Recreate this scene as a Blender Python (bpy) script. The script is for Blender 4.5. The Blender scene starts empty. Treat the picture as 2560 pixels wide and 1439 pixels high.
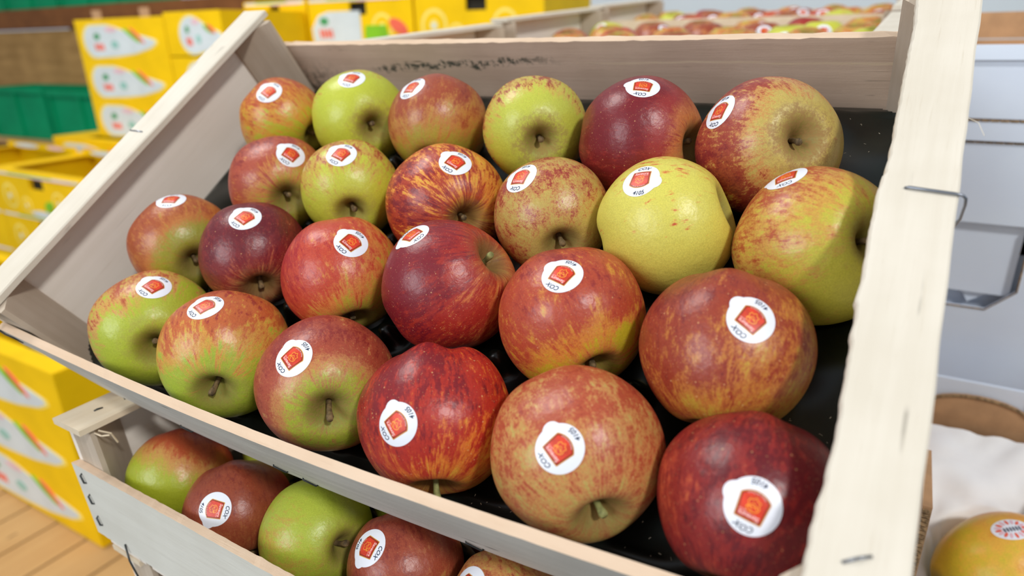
import bpy, bmesh, math, random
from mathutils import Vector, Matrix, noise
from mathutils.bvhtree import BVHTree

random.seed(7)
scene = bpy.context.scene
COL = scene.collection
PI = math.pi

# ------------------------------------------------------------------ camera
CAM_R = Vector((0.867633, 0.49684151, -0.01901316))
CAM_U = Vector((-0.16072093, 0.31644323, 0.93489703))
CAM_F = Vector((-0.47051224, 0.8080917, -0.35440942))
CAM_C = Vector((0.48345041, -0.21109709, 0.21306547))
cd = bpy.data.cameras.new('camera')
cd.sensor_width = 36.0
cd.lens = 36.0 * 1671.564 / 2560.0
cd.clip_start = 0.02
cd.clip_end = 60
cd.dof.use_dof = True
cd.dof.focus_distance = 0.335
cd.dof.aperture_fstop = 6.2
cam = bpy.data.objects.new('camera', cd)
COL.objects.link(cam)
cam.matrix_world = Matrix((
    (CAM_R.x, CAM_U.x, -CAM_F.x, CAM_C.x),
    (CAM_R.y, CAM_U.y, -CAM_F.y, CAM_C.y),
    (CAM_R.z, CAM_U.z, -CAM_F.z, CAM_C.z),
    (0, 0, 0, 1)))
scene.camera = cam

# ------------------------------------------------------------------ view, world, lamps
scene.view_settings.view_transform = 'Standard'
scene.view_settings.look = 'None'
scene.view_settings.exposure = 0.0
scene.view_settings.gamma = 1.0
scene.view_settings.use_curve_mapping = False

world = bpy.data.worlds.new('world')
scene.world = world
world.use_nodes = True
bg = world.node_tree.nodes['Background']
bg.inputs['Color'].default_value = (0.90, 0.96, 1.04, 1)
bg.inputs['Strength'].default_value = 0.37


def area(name, loc, target, size, power, col, shape='DISK'):
    ld = bpy.data.lights.new(name, 'AREA')
    ld.shape = shape
    ld.size = size
    ld.energy = power
    ld.color = col
    o = bpy.data.objects.new(name, ld)
    COL.objects.link(o)
    o.location = loc
    o.rotation_euler = (Vector(target) - Vector(loc)).to_track_quat('-Z', 'Y').to_euler()
    return o


area('shop_spotlight', (3.76, -2.0, 3.62), (0.3, 0.1, 0.05), 0.55, 135, (1.0, 0.985, 0.955))
area('front_window_light', (-1.45, -4.5, 1.95), (0.2, 0.3, 0), 2.6, 120, (0.93, 0.97, 1.0))
area('background_fill_light', (-1.6, 0.2, 2.6), (-1.8, 1.6, -0.2), 1.4, 58, (1.0, 0.98, 0.94))  # added fill to brighten the yellow cartons, not a known lamp

# ------------------------------------------------------------------ material helpers
MATS = {}


def s2l(c):
    return tuple(((v / 255) / 12.92 if v / 255 <= 0.04045 else ((v / 255 + 0.055) / 1.055) ** 2.4) for v in c[:3]) + (1.0,)


class NB:
    def __init__(s, tree):
        s.t = tree
        s.n = tree.nodes
        s.l = tree.links

    def node(s, typ, **kw):
        n = s.n.new(typ)
        for k, v in kw.items():
            setattr(n, k, v)
        return n

    def put(s, sock, v):
        if isinstance(v, bpy.types.NodeSocket):
            s.l.new(v, sock)
        elif v is not None:
            sock.default_value = v

    def math(s, op, a, b=None, c=None, clamp=False):
        n = s.node('ShaderNodeMath', operation=op, use_clamp=clamp)
        s.put(n.inputs[0], a)
        if b is not None: s.put(n.inputs[1], b)
        if c is not None: s.put(n.inputs[2], c)
        return n.outputs[0]

    def vmath(s, op, a, b=None, out=0):
        n = s.node('ShaderNodeVectorMath', operation=op)
        s.put(n.inputs[0], a)
        if b is not None: s.put(n.inputs[1], b)
        return n.outputs[out]

    def mix(s, f, a, b):
        n = s.node('ShaderNodeMix', data_type='RGBA')
        s.put(n.inputs[0], f)
        s.put(n.inputs[6], a)
        s.put(n.inputs[7], b)
        return n.outputs[2]

    def noise(s, vec, scale, detail=3, rough=0.55, dist=0.0):
        n = s.node('ShaderNodeTexNoise')
        s.put(n.inputs['Vector'], vec)
        s.put(n.inputs['Scale'], scale)
        n.inputs['Detail'].default_value = detail
        n.inputs['Roughness'].default_value = rough
        n.inputs['Distortion'].default_value = dist
        return n.outputs[0]

    def smooth(s, v, a, b, lo=0.0, hi=1.0):
        n = s.node('ShaderNodeMapRange', interpolation_type='SMOOTHSTEP')
        s.put(n.inputs[0], v)
        s.put(n.inputs[1], a)
        s.put(n.inputs[2], b)
        n.inputs[3].default_value = lo
        n.inputs[4].default_value = hi
        return n.outputs[0]

    def bump(s, h, strength, dist):
        n = s.node('ShaderNodeBump')
        n.inputs['Strength'].default_value = strength
        n.inputs['Distance'].default_value = dist
        s.put(n.inputs['Height'], h)
        return n.outputs[0]


def new_mat(name):
    m = bpy.data.materials.new(name)
    m.use_nodes = True
    nb = NB(m.node_tree)
    b = nb.n['Principled BSDF']
    return m, nb, b


def flat(name, col, rough=0.6, metal=0.0, var=0.06, scale=30, bump=0.0, spec=0.5, coat=0.0):
    if name in MATS: return MATS[name]
    m, nb, b = new_mat(name)
    tc = nb.node('ShaderNodeTexCoord').outputs['Object']
    f = nb.noise(tc, scale, 4)
    c = s2l(col)
    dk = tuple(v * (1 - var * 2.2) for v in c[:3]) + (1,)
    lt = tuple(min(1, v * (1 + var * 1.5)) for v in c[:3]) + (1,)
    nb.put(b.inputs['Base Color'], nb.mix(nb.smooth(f, 0.3, 0.7), dk, lt))
    b.inputs['Roughness'].default_value = rough
    b.inputs['Metallic'].default_value = metal
    b.inputs['Specular IOR Level'].default_value = spec
    b.inputs['Coat Weight'].default_value = coat
    if bump:
        nb.put(b.inputs['Normal'], nb.bump(nb.noise(tc, scale * 4, 3), bump, 0.001))
    MATS[name] = m
    return m


def wood(name, light, mid, dark, axis='x', scale=1.0, rough=0.75, speck=0.5, bump=0.25, mold=None):
    """sliced poplar: long streaks along one axis, fibres, the odd dark fleck"""
    if name in MATS: return MATS[name]
    m, nb, b = new_mat(name)
    tc = nb.node('ShaderNodeTexCoord').outputs['Object']
    mp = nb.node('ShaderNodeMapping')
    lo, hi = 5.0 * scale, 120.0 * scale
    mp.inputs['Scale'].default_value = {'x': (lo, hi, hi), 'y': (hi, lo, hi), 'z': (hi, hi, lo)}[axis]
    nb.put(mp.inputs['Vector'], tc)
    v = mp.outputs[0]
    broad = nb.noise(tc, 22 * scale, 3)
    g1 = nb.noise(v, 0.8, 5, 0.6, 0.4)
    g2 = nb.noise(v, 4.5, 4, 0.7)
    k = nb.math('ADD', nb.math('MULTIPLY', g1, 0.55), nb.math('MULTIPLY', broad, 0.45))
    c = nb.mix(nb.smooth(k, 0.36, 0.66), s2l(mid), s2l(light))
    c = nb.mix(nb.smooth(g2, 0.56, 0.80, 0, 0.55), c, s2l(dark))
    fl = nb.noise(v, 1.9, 2, 0.5)
    fb = nb.noise(tc, 35, 2)
    spots = nb.math('MULTIPLY', nb.smooth(fl, 0.66, 0.74), nb.smooth(fb, 0.52, 0.62))
    c = nb.mix(nb.math('MULTIPLY', spots, speck), c, s2l(tuple(x * 0.45 for x in dark)))
    if mold:
        # dark green-grey mildew in a ragged horizontal band; z position and half-width in metres
        z0, w, x0, x1 = mold
        sx = nb.node('ShaderNodeSeparateXYZ')
        nb.put(sx.inputs[0], tc)
        wob = nb.math('MULTIPLY', nb.math('SUBTRACT', nb.noise(tc, 60, 3, 0.7), 0.5), 0.016)
        slope = nb.math('MULTIPLY', nb.math('SUBTRACT', sx.outputs[0], x0), 0.050)
        zz = nb.math('SUBTRACT', nb.math('SUBTRACT', sx.outputs[2], z0), nb.math('ADD', wob, slope))
        band = nb.smooth(nb.math('ABSOLUTE', zz), w, w * 0.2)
        inx = nb.math('MULTIPLY', nb.smooth(sx.outputs[0], x0 - 0.01, x0 + 0.01), nb.smooth(sx.outputs[0], x1, x1 - 0.05))
        mn = nb.smooth(nb.noise(tc, 170, 4, 0.75), 0.40, 0.56)
        c = nb.mix(nb.math('MULTIPLY', nb.math('MULTIPLY', band, inx), nb.math('MULTIPLY', mn, 0.92)), c, s2l((62, 72, 62)))
        low = nb.math('MULTIPLY', nb.smooth(sx.outputs[0], 0.11, 0.02), nb.smooth(sx.outputs[2], 0.045, 0.005))
        c = nb.mix(nb.math('MULTIPLY', low, nb.smooth(nb.noise(tc, 140, 4, 0.75), 0.45, 0.6, 0, .8)), c, s2l((66, 62, 50)))
        # a lighter torn strip of veneer along the right half
        tw = nb.math('MULTIPLY', nb.math('SUBTRACT', nb.noise(tc, 16, 3), 0.5), 0.006)
        tz = nb.math('ABSOLUTE', nb.math('SUBTRACT', nb.math('SUBTRACT', sx.outputs[2], 0.0345), tw))
        tear = nb.math('MULTIPLY', nb.smooth(tz, 0.0012, 0.0004), nb.smooth(sx.outputs[0], 0.27, 0.34))
        c = nb.mix(nb.math('MULTIPLY', tear, 0.7), c, s2l((235, 215, 185)))
    nb.put(b.inputs['Base Color'], c)
    b.inputs['Roughness'].default_value = rough
    b.inputs['Specular IOR Level'].default_value = 0.25
    h = nb.math('ADD', g2, nb.math('MULTIPLY', nb.noise(tc, 600, 2), 0.4))
    nb.put(b.inputs['Normal'], nb.bump(h, bump, 0.0006))
    MATS[name] = m
    return m


def apple_skin():
    """node group: ground colour, blush by direction, meridian streaks, lenticels, russet and painted shade in the stem cavity"""
    g = bpy.data.node_groups.new('apple_skin', 'ShaderNodeTree')
    ins = [('G', 'C'), ('M', 'C'), ('R', 'C'), ('D', 'C'), ('Bias', 'F'), ('Dir', 'V'), ('DirAmt', 'F'), ('StemGreen', 'F'),
           ('Streak', 'F'), ('Patch', 'F'), ('Fine', 'F'), ('Russet', 'F'), ('Dots', 'F'), ('Seed', 'V'), ('SpotDir', 'V'), ('SpotSize', 'F'), ('SpotAmt', 'F')]
    for n, k in ins:
        g.interface.new_socket(name=n, in_out='INPUT', socket_type={'C': 'NodeSocketColor', 'F': 'NodeSocketFloat', 'V': 'NodeSocketVector'}[k])
    g.interface.new_socket(name='Color', in_out='OUTPUT', socket_type='NodeSocketColor')
    g.interface.new_socket(name='Height', in_out='OUTPUT', socket_type='NodeSocketFloat')
    g.interface.new_socket(name='Dull', in_out='OUTPUT', socket_type='NodeSocketFloat')
    nb = NB(g)
    gi = nb.node('NodeGroupInput')
    go = nb.node('NodeGroupOutput')
    I = gi.outputs
    tc = nb.node('ShaderNodeTexCoord').outputs['Object']
    n = nb.vmath('NORMALIZE', tc)
    sp = nb.node('ShaderNodeSeparateXYZ')
    nb.put(sp.inputs[0], n)
    rho = nb.math('SQRT', nb.math('ADD', nb.math('MULTIPLY', sp.outputs[0], sp.outputs[0]), nb.math('MULTIPLY', sp.outputs[1], sp.outputs[1])))
    rho = nb.math('MAXIMUM', rho, 0.02)
    cb = nb.node('ShaderNodeCombineXYZ')
    nb.put(cb.inputs[0], nb.math('DIVIDE', sp.outputs[0], rho))
    nb.put(cb.inputs[1], nb.math('DIVIDE', sp.outputs[1], rho))
    nb.put(cb.inputs[2], nb.math('MULTIPLY', sp.outputs[2], 0.42))
    mer = nb.vmath('ADD', cb.outputs[0], I['Seed'])
    ns = nb.vmath('ADD', n, I['Seed'])
    st1 = nb.noise(mer, 5.5, 5, 0.72, 0.25)
    st2 = nb.noise(mer, 15.0, 3, 0.7, 0.2)
    st = nb.math('ADD', nb.math('MULTIPLY', nb.math('SUBTRACT', st1, 0.5), 7.0), nb.math('MULTIPLY', nb.math('SUBTRACT', st2, 0.5), 7.0))
    brk = nb.smooth(nb.noise(ns, 4.0, 3), 0.35, 0.62, 0.35, 1.15)
    st = nb.math('MULTIPLY', st, brk)
    pt = nb.math('MULTIPLY', nb.math('SUBTRACT', nb.noise(ns, 2.4, 4, 0.65), 0.5), 6.0)
    fn = nb.math('MULTIPLY', nb.math('SUBTRACT', nb.noise(ns, 30, 4, 0.8), 0.5), 9.0)
    fm = nb.math('MULTIPLY', nb.math('SUBTRACT', nb.noise(ns, 9, 5, 0.75), 0.5), 5.0)
    fn = nb.math('ADD', nb.math('MULTIPLY', fn, 0.6), fm)
    dt = nb.vmath('DOT_PRODUCT', n, I['Dir'], out=1)
    stem = nb.smooth(nb.math('ADD', sp.outputs[2], nb.math('MULTIPLY', st, 0.10)), 0.42, 0.95)
    spot = nb.smooth(nb.math('ADD', nb.vmath('DOT_PRODUCT', n, I['SpotDir'], out=1), nb.math('MULTIPLY', fm, 0.02)), I['SpotSize'], nb.math('ADD', I['SpotSize'], 0.07))
    t = nb.math('ADD', I['Bias'], nb.math('MULTIPLY', dt, I['DirAmt']))
    t = nb.math('SUBTRACT', t, nb.math('MULTIPLY', stem, I['StemGreen']))
    t = nb.math('ADD', t, nb.math('MULTIPLY', st, I['Streak']))
    t = nb.math('ADD', t, nb.math('MULTIPLY', pt, I['Patch']))
    t = nb.math('ADD', t, nb.math('MULTIPLY', fn, I['Fine']))
    t = nb.math('SUBTRACT', t, nb.math('MULTIPLY', spot, I['SpotAmt']))
    c = nb.mix(nb.smooth(t, 0.12, 0.46), I['G'], I['M'])
    c = nb.mix(nb.smooth(t, 0.40, 0.72), c, I['R'])
    c = nb.mix(nb.smooth(t, 0.78, 1.10), c, I['D'])
    # tonal mottling
    mot = nb.smooth(nb.noise(ns, 55, 3, 0.8), 0.32, 0.68, 0.80, 1.02)
    c = nb.vmath('SCALE', c)
    nb.put(c.node.inputs['Scale'], mot)
    # lenticels
    vo = nb.node('ShaderNodeTexVoronoi')
    nb.put(vo.inputs['Vector'], ns)
    vo.inputs['Scale'].default_value = 11.0
    sc = nb.node('ShaderNodeSeparateColor')
    nb.put(sc.inputs[0], vo.outputs['Color'])
    rad = nb.math('ADD', 0.08, nb.math('MULTIPLY', sc.outputs[0], 0.10))
    dot = nb.smooth(vo.outputs['Distance'], rad, nb.math('MULTIPLY', rad, 0.4))
    halo = nb.smooth(vo.outputs['Distance'], 0.30, 0.12)
    dm = nb.math('MULTIPLY', nb.math('MULTIPLY', dot, I['Dots']), nb.smooth(sc.outputs[1], 0.3, 0.6))
    c = nb.mix(nb.math('MULTIPLY', dm, 0.75), c, s2l((222, 170, 115)))
    v2 = nb.node('ShaderNodeTexVoronoi')
    nb.put(v2.inputs['Vector'], ns)
    v2.inputs['Scale'].default_value = 24.0
    d2 = nb.math('MULTIPLY', nb.smooth(v2.outputs['Distance'], 0.18, 0.06), nb.math('MULTIPLY', I['Dots'], 0.6))
    c = nb.mix(d2, c, s2l((214, 160, 110)))
    # stem cavity: olive darkened to paint in its shade, then russet
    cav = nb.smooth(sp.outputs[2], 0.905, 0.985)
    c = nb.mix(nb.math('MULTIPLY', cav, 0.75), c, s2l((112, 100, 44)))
    rn = nb.math('ADD', sp.outputs[2], nb.math('MULTIPLY', fm, 0.05))
    rus = nb.math('MULTIPLY', nb.smooth(rn, 0.80, 0.95), nb.smooth(fn, -0.9, 0.5))
    c = nb.mix(nb.math('MULTIPLY', rus, I['Russet']), c, s2l((158, 124, 70)))
    caly = nb.smooth(sp.outputs[2], -0.975, -0.995)
    c = nb.mix(caly, c, s2l((70, 55, 35)))
    nb.put(go.inputs['Color'], c)
    h = nb.math('ADD', nb.math('MULTIPLY', nb.noise(ns, 6, 3), 1.0), nb.math('MULTIPLY', nb.noise(ns, 70, 3), 0.07))
    nb.put(go.inputs['Height'], h)
    nb.put(go.inputs['Dull'], nb.math('ADD', nb.math('MULTIPLY', rus, 0.3), nb.math('MULTIPLY', cav, 0.25)))
    return g


SKIN = apple_skin()


def skin_mat(name, G, M, R, D, bias, direction, diramt=0.5, stem=0.3, streak=0.15, patch=0.12, fine=0.08, russet=0.3, dots=0.6, seed=0, spot=None):
    m, nb, b = new_mat(name)
    gn = nb.node('ShaderNodeGroup')
    gn.node_tree = SKIN
    I = gn.inputs
    I['G'].default_value = s2l(G)
    dk = lambda c: (c[0] * 0.97, c[1] * 0.95, c[2] * 0.85)
    I['M'].default_value = s2l(M)
    I['R'].default_value = s2l(dk(R))
    I['D'].default_value = s2l(dk(D))
    I['Bias'].default_value = bias
    I['Dir'].default_value = direction
    I['DirAmt'].default_value = diramt
    I['StemGreen'].default_value = stem
    I['Streak'].default_value = streak
    I['Patch'].default_value = patch
    I['Fine'].default_value = fine
    I['Russet'].default_value = russet
    I['Dots'].default_value = dots
    rr = random.Random(seed)
    I['Seed'].default_value = (rr.uniform(-50, 50), rr.uniform(-50, 50), rr.uniform(-50, 50))
    if spot:
        I['SpotDir'].default_value = spot[0]
        I['SpotSize'].default_value = spot[1]
        I['SpotAmt'].default_value = spot[2]
    nb.put(b.inputs['Base Color'], gn.outputs['Color'])
    nb.put(b.inputs['Roughness'], nb.math('ADD', 0.36, gn.outputs['Dull']))
    b.inputs['Specular IOR Level'].default_value = 0.55
    b.inputs['Subsurface Weight'].default_value = 0.06
    b.inputs['Subsurface Radius'].default_value = (0.006, 0.003, 0.001)
    b.inputs['Subsurface Scale'].default_value = 1.0
    nb.put(b.inputs['Normal'], nb.bump(gn.outputs['Height'], 0.35, 0.0012))
    return m


# ------------------------------------------------------------------ mesh helpers
def mesh_obj(name, verts, faces, mats=None, midx=None, parent=None, smooth=False, matrix=None):
    me = bpy.data.meshes.new(name)
    me.from_pydata([tuple(v) for v in verts], [], faces)
    for m in (mats or []):
        me.materials.append(m)
    if midx:
        me.polygons.foreach_set('material_index', midx)
    if smooth:
        me.polygons.foreach_set('use_smooth', [True] * len(me.polygons))
    me.update()
    o = bpy.data.objects.new(name, me)
    COL.objects.link(o)
    if parent is not None:
        o.parent = parent
    if matrix is not None:
        o.matrix_local = matrix
    return o


def tag(o, label=None, cat=None, group=None, kind=None):
    if label: o['label'] = label
    if cat: o['category'] = cat
    if group: o['group'] = group
    if kind: o['kind'] = kind
    return o


def empty(name, matrix):
    o = bpy.data.objects.new(name, None)
    o.empty_display_size = 0.02
    COL.objects.link(o)
    o.matrix_world = matrix
    return o


class MB:
    """collects shapes; build() links them as one mesh object"""
    def __init__(s):
        s.v = []
        s.f = []
        s.m = []

    def add(s, verts, faces, mi=0):
        b = len(s.v)
        s.v += [Vector(v) for v in verts]
        for f in faces:
            s.f.append(tuple(i + b for i in f))
            s.m.append(mi)

    def box(s, a, b, mi=0):
        x0, y0, z0 = a
        x1, y1, z1 = b
        s.add([(x0, y0, z0), (x1, y0, z0), (x1, y1, z0), (x0, y1, z0), (x0, y0, z1), (x1, y0, z1), (x1, y1, z1), (x0, y1, z1)],
              [(0, 3, 2, 1), (4, 5, 6, 7), (0, 1, 5, 4), (1, 2, 6, 5), (2, 3, 7, 6), (3, 0, 4, 7)], mi)

    def prism(s, poly, axis, a, b, mi=0):
        """extrude a 2D polygon along an axis from a to b"""
        def P(p, t):
            return {'x': (t, p[0], p[1]), 'y': (p[0], t, p[1]), 'z': (p[0], p[1], t)}[axis]
        n = len(poly)
        vs = [P(p, a) for p in poly] + [P(p, b) for p in poly]
        fs = [tuple(range(n)), tuple(range(2 * n - 1, n - 1, -1))]
        for i in range(n):
            j = (i + 1) % n
            fs.append((i, i + n, j + n, j))
        s.add(vs, fs, mi)

    def tube(s, pts, r, n=8, mi=0, radii=None):
        pts = [Vector(p) for p in pts]
        rings = []
        up = Vector((0.3, 0.2, 1)).normalized()
        for i, p in enumerate(pts):
            d = (pts[min(i + 1, len(pts) - 1)] - pts[max(i - 1, 0)]).normalized()
            x = d.cross(up)
            if x.length < 1e-4: x = d.cross(Vector((1, 0, 0)))
            x.normalize()
            y = d.cross(x)
            rr = radii[i] if radii else r
            rings.append([p + x * math.cos(2 * PI * k / n) * rr + y * math.sin(2 * PI * k / n) * rr for k in range(n)])
        vs = [v for ring in rings for v in ring]
        fs = []
        for i in range(len(rings) - 1):
            for k in range(n):
                a = i * n + k
                b = i * n + (k + 1) % n
                fs.append((a, b, b + n, a + n))
        fs.append(tuple(range(n - 1, -1, -1)))
        fs.append(tuple(range((len(rings) - 1) * n, len(rings) * n)))
        s.add(vs, fs, mi)

    def build(s, name, mats, parent=None, smooth=False, matrix=None, recalc=True):
        if not isinstance(mats, (list, tuple)): mats = [mats]
        o = mesh_obj(name, s.v, s.f, mats, s.m, parent, smooth, matrix)
        if recalc:
            bm = bmesh.new()
            bm.from_mesh(o.data)
            bmesh.ops.recalc_face_normals(bm, faces=bm.faces)
            bm.to_mesh(o.data)
            bm.free()
        return o


def plank(mb, L, prof, n=60, jit=0.0004, seed=0, face_mi=0, edge_mi=1):
    """board along x: prof(x)->(y0,y1,z0,z1). Rough sawn edges. Wide faces slot 0, edges slot 1.
    y is the thickness direction, z the width."""
    base = []
    for i in range(n + 1):
        x = L[0] + (L[1] - L[0]) * i / n
        y0, y1, z0, z1 = prof(x)
        j = lambda k: jit * 2 * noise.noise(Vector((x * 260, k * 7.3 + seed, seed * 1.7)))
        base.append([(x, y0, z0 + j(0)), (x, y1, z0 + j(1)), (x, y1, z1 + j(2)), (x, y0, z1 + j(3))])
    vs = [v for r in base for v in r]
    for i in range(n):
        a = i * 4
        fs = [(a, a + 1, a + 5, a + 4), (a + 1, a + 2, a + 6, a + 5), (a + 2, a + 3, a + 7, a + 6), (a + 3, a, a + 4, a + 7)]
        ms = [edge_mi, face_mi, edge_mi, face_mi]
        for f, m_ in zip(fs, ms):
            s_ = len(mb.v)
            mb.f.append(tuple(q + PL_OFF[0] for q in f))
            mb.m.append(m_)
    mb.v += [Vector(v) for v in vs]
    off = PL_OFF[0]
    mb.f.append((off + 3, off + 2, off + 1, off))
    mb.m.append(edge_mi)
    e = off + n * 4
    mb.f.append((e, e + 1, e + 2, e + 3))
    mb.m.append(edge_mi)
    PL_OFF[0] = len(mb.v)


PL_OFF = [0]

# ------------------------------------------------------------------ materials
W_RAIL_L = wood('pale_poplar_rail', (232, 224, 209), (221, 212, 195), (198, 184, 160), 'y', 1.0, speck=0.35)
W_WALL = wood('poplar_side_panel', (252, 243, 232), (243, 233, 220), (224, 211, 194), 'y', 0.6, speck=0.3, bump=0.15)
W_BACK = wood('weathered_poplar_board', (228, 205, 184), (210, 186, 165), (168, 145, 124), 'x', 1.0, speck=0.7, mold=(0.0285, 0.0045, 0.112, 0.285))
W_FRONT = wood('grey_rough_poplar_board', (214, 212, 206), (196, 194, 188), (150, 146, 140), 'x', 1.0, speck=0.9, bump=0.5)
W_FRONT_LOW = wood('pale_smooth_poplar_board', (226, 224, 214), (216, 213, 202), (198, 194, 182), 'x', 0.8, speck=0.25, bump=0.2)
W_EDGE = wood('sawn_board_edge', (228, 202, 176), (218, 190, 162), (200, 168, 138), 'x', 1.2, speck=0.1, bump=0.4)
W_POST = wood('poplar_corner_post', (205, 190, 172), (190, 173, 153), (160, 140, 118), 'z', 1.0, speck=0.3)
W_RAW = wood('pale_raw_timber', (236, 220, 194), (226, 206, 176), (202, 178, 145), 'y', 1.0, speck=0.4)
W_PALLET = wood('pallet_pine', (206, 166, 112), (190, 148, 96), (140, 100, 60), 'y', 0.12, speck=0.9)
W_BROWN = wood('brown_weathered_plank', (192, 150, 92), (158, 120, 68), (104, 74, 40), 'x', 0.25, speck=0.5)
W_RED = wood('reddish_brown_beam', (142, 90, 48), (118, 72, 38), (88, 52, 28), 'x', 0.25, speck=0.5)
M_WIRE = flat('galvanised_wire', (150, 155, 165), 0.35, 1.0, 0.1)
M_WIRE_D = flat('dark_staple_wire', (70, 72, 72), 0.5, 0.8, 0.1)
M_YEL = flat('yellow_carton', (246, 200, 0), 0.6, 0, 0.04, 6, spec=0.2)
M_YEL2 = flat('darker_yellow_print', (226, 178, 0), 0.55, 0, 0.04, 6)
M_LYEL = flat('light_yellow_print', (250, 226, 110), 0.55, 0, 0.05, 6)
M_LBL = flat('pale_carton_label', (214, 224, 228), 0.5, 0, 0.03, 10)
M_GRN = flat('leaf_green_print', (130, 196, 30), 0.5, 0, 0.05, 10)
M_DGRN = flat('deep_green_print', (70, 158, 100), 0.5, 0, 0.05, 10)
M_TEAL = flat('pale_teal_print', (150, 200, 190), 0.5, 0, 0.05, 10)
M_RED = flat('coral_red_print', (240, 105, 80), 0.5, 0, 0.05, 10)
M_PINK = flat('pink_print', (238, 195, 205), 0.5, 0, 0.05, 10)
M_CARDIN = flat('shade_grey_carton_inside', (120, 116, 104), 0.8, 0, 0.05, 10)  # grey carton floor, shade of the open interior put into the colour
M_HOLE = flat('dark_hole_shade', (40, 36, 26), 0.9, 0, 0.1, 10)  # near-black tone that paints in the shade of holes and slots
M_WHITE = flat('white_carton', (228, 238, 255), 0.6, 0, 0.02, 8)
M_KRAFT = flat('brown_cardboard', (190, 148, 108), 0.85, 0, 0.05, 60)
M_KRAFTE = flat('corrugated_cut_edge', (150, 122, 88), 0.9, 0, 0.25, 400)
M_PAPER = flat('white_tissue_paper', (250, 251, 254), 0.7, 0, 0.02, 20)
M_GREENP = flat('green_plastic', (0, 146, 96), 0.6, 0, 0.05, 6, spec=0.15)
M_TRAY = flat('dark_green_black_plastic', (14, 24, 20), 0.30, 0, 0.2, 40, spec=0.6)
M_STEM = flat('brown_apple_stem', (120, 98, 64), 0.8, 0, 0.3, 300)
M_STEMG = flat('green_apple_stem', (150, 150, 90), 0.7, 0, 0.2, 300)
M_SW = flat('sticker_white', (240, 243, 252), 0.35, 0, 0.0, 10)
M_SGOLD = flat('sticker_gold', (222, 160, 60), 0.4, 0, 0.0, 10)
M_SDK = flat('sticker_maroon', (150, 38, 24), 0.4, 0, 0.0, 10)
M_SRED = flat('sticker_red', (218, 60, 30), 0.4, 0, 0.1, 250)
M_SOR = flat('sticker_orange', (250, 160, 50), 0.4, 0, 0.0, 10)
M_SINK = flat('sticker_ink', (24, 40, 72), 0.5, 0, 0.0, 10)
M_STXT = flat('sticker_pale_text', (250, 205, 200), 0.5, 0, 0.0, 10)
M_WALL = flat('pale_painted_wall', (228, 237, 243), 0.8, 0, 0.01, 2)
M_FLOOR = flat('grey_shop_floor', (120, 118, 112), 0.6, 0, 0.05, 3)
M_SPL = flat('wood_crumbs', (214, 205, 185), 0.8, 0, 0.1, 100)

# ------------------------------------------------------------------ setting
tag(MB_floor := mesh_obj('floor', [(-7, -3, -0.99), (4, -3, -0.99), (4, 4.2, -0.99), (-7, 4.2, -0.99)], [(0, 1, 2, 3)], [M_FLOOR]), kind='structure')
mb = MB()
mb.box((-7, 4.2, -0.99), (4, 4.3, 2.4))
tag(mb.build('wall_back', M_WALL), kind='structure')
mb = MB()
mb.box((4, -3, -0.99), (4.1, 4.3, 2.4))
tag(mb.build('wall_right', M_WALL), kind='structure')

# frames of the crates (crate space: x right, y back, z up out of the crate)
TILT = math.radians(35)
F_UP = Matrix(((1, 0, 0, 0), (0, math.cos(TILT), -math.sin(TILT), 0), (0, math.sin(TILT), math.cos(TILT), 0), (0, 0, 0, 1)))
LR = [[0.99325984, 0.07628257, -0.08726895], [-0.07915193, 0.99641403, -0.02990085], [0.08467509, 0.03660681, 0.99573594]]
LP = (0.06080054, -0.03262801, -0.09436354)
F_LOW = Matrix([LR[i] + [LP[i]] for i in range(3)] + [[0, 0, 0, 1]])


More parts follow.
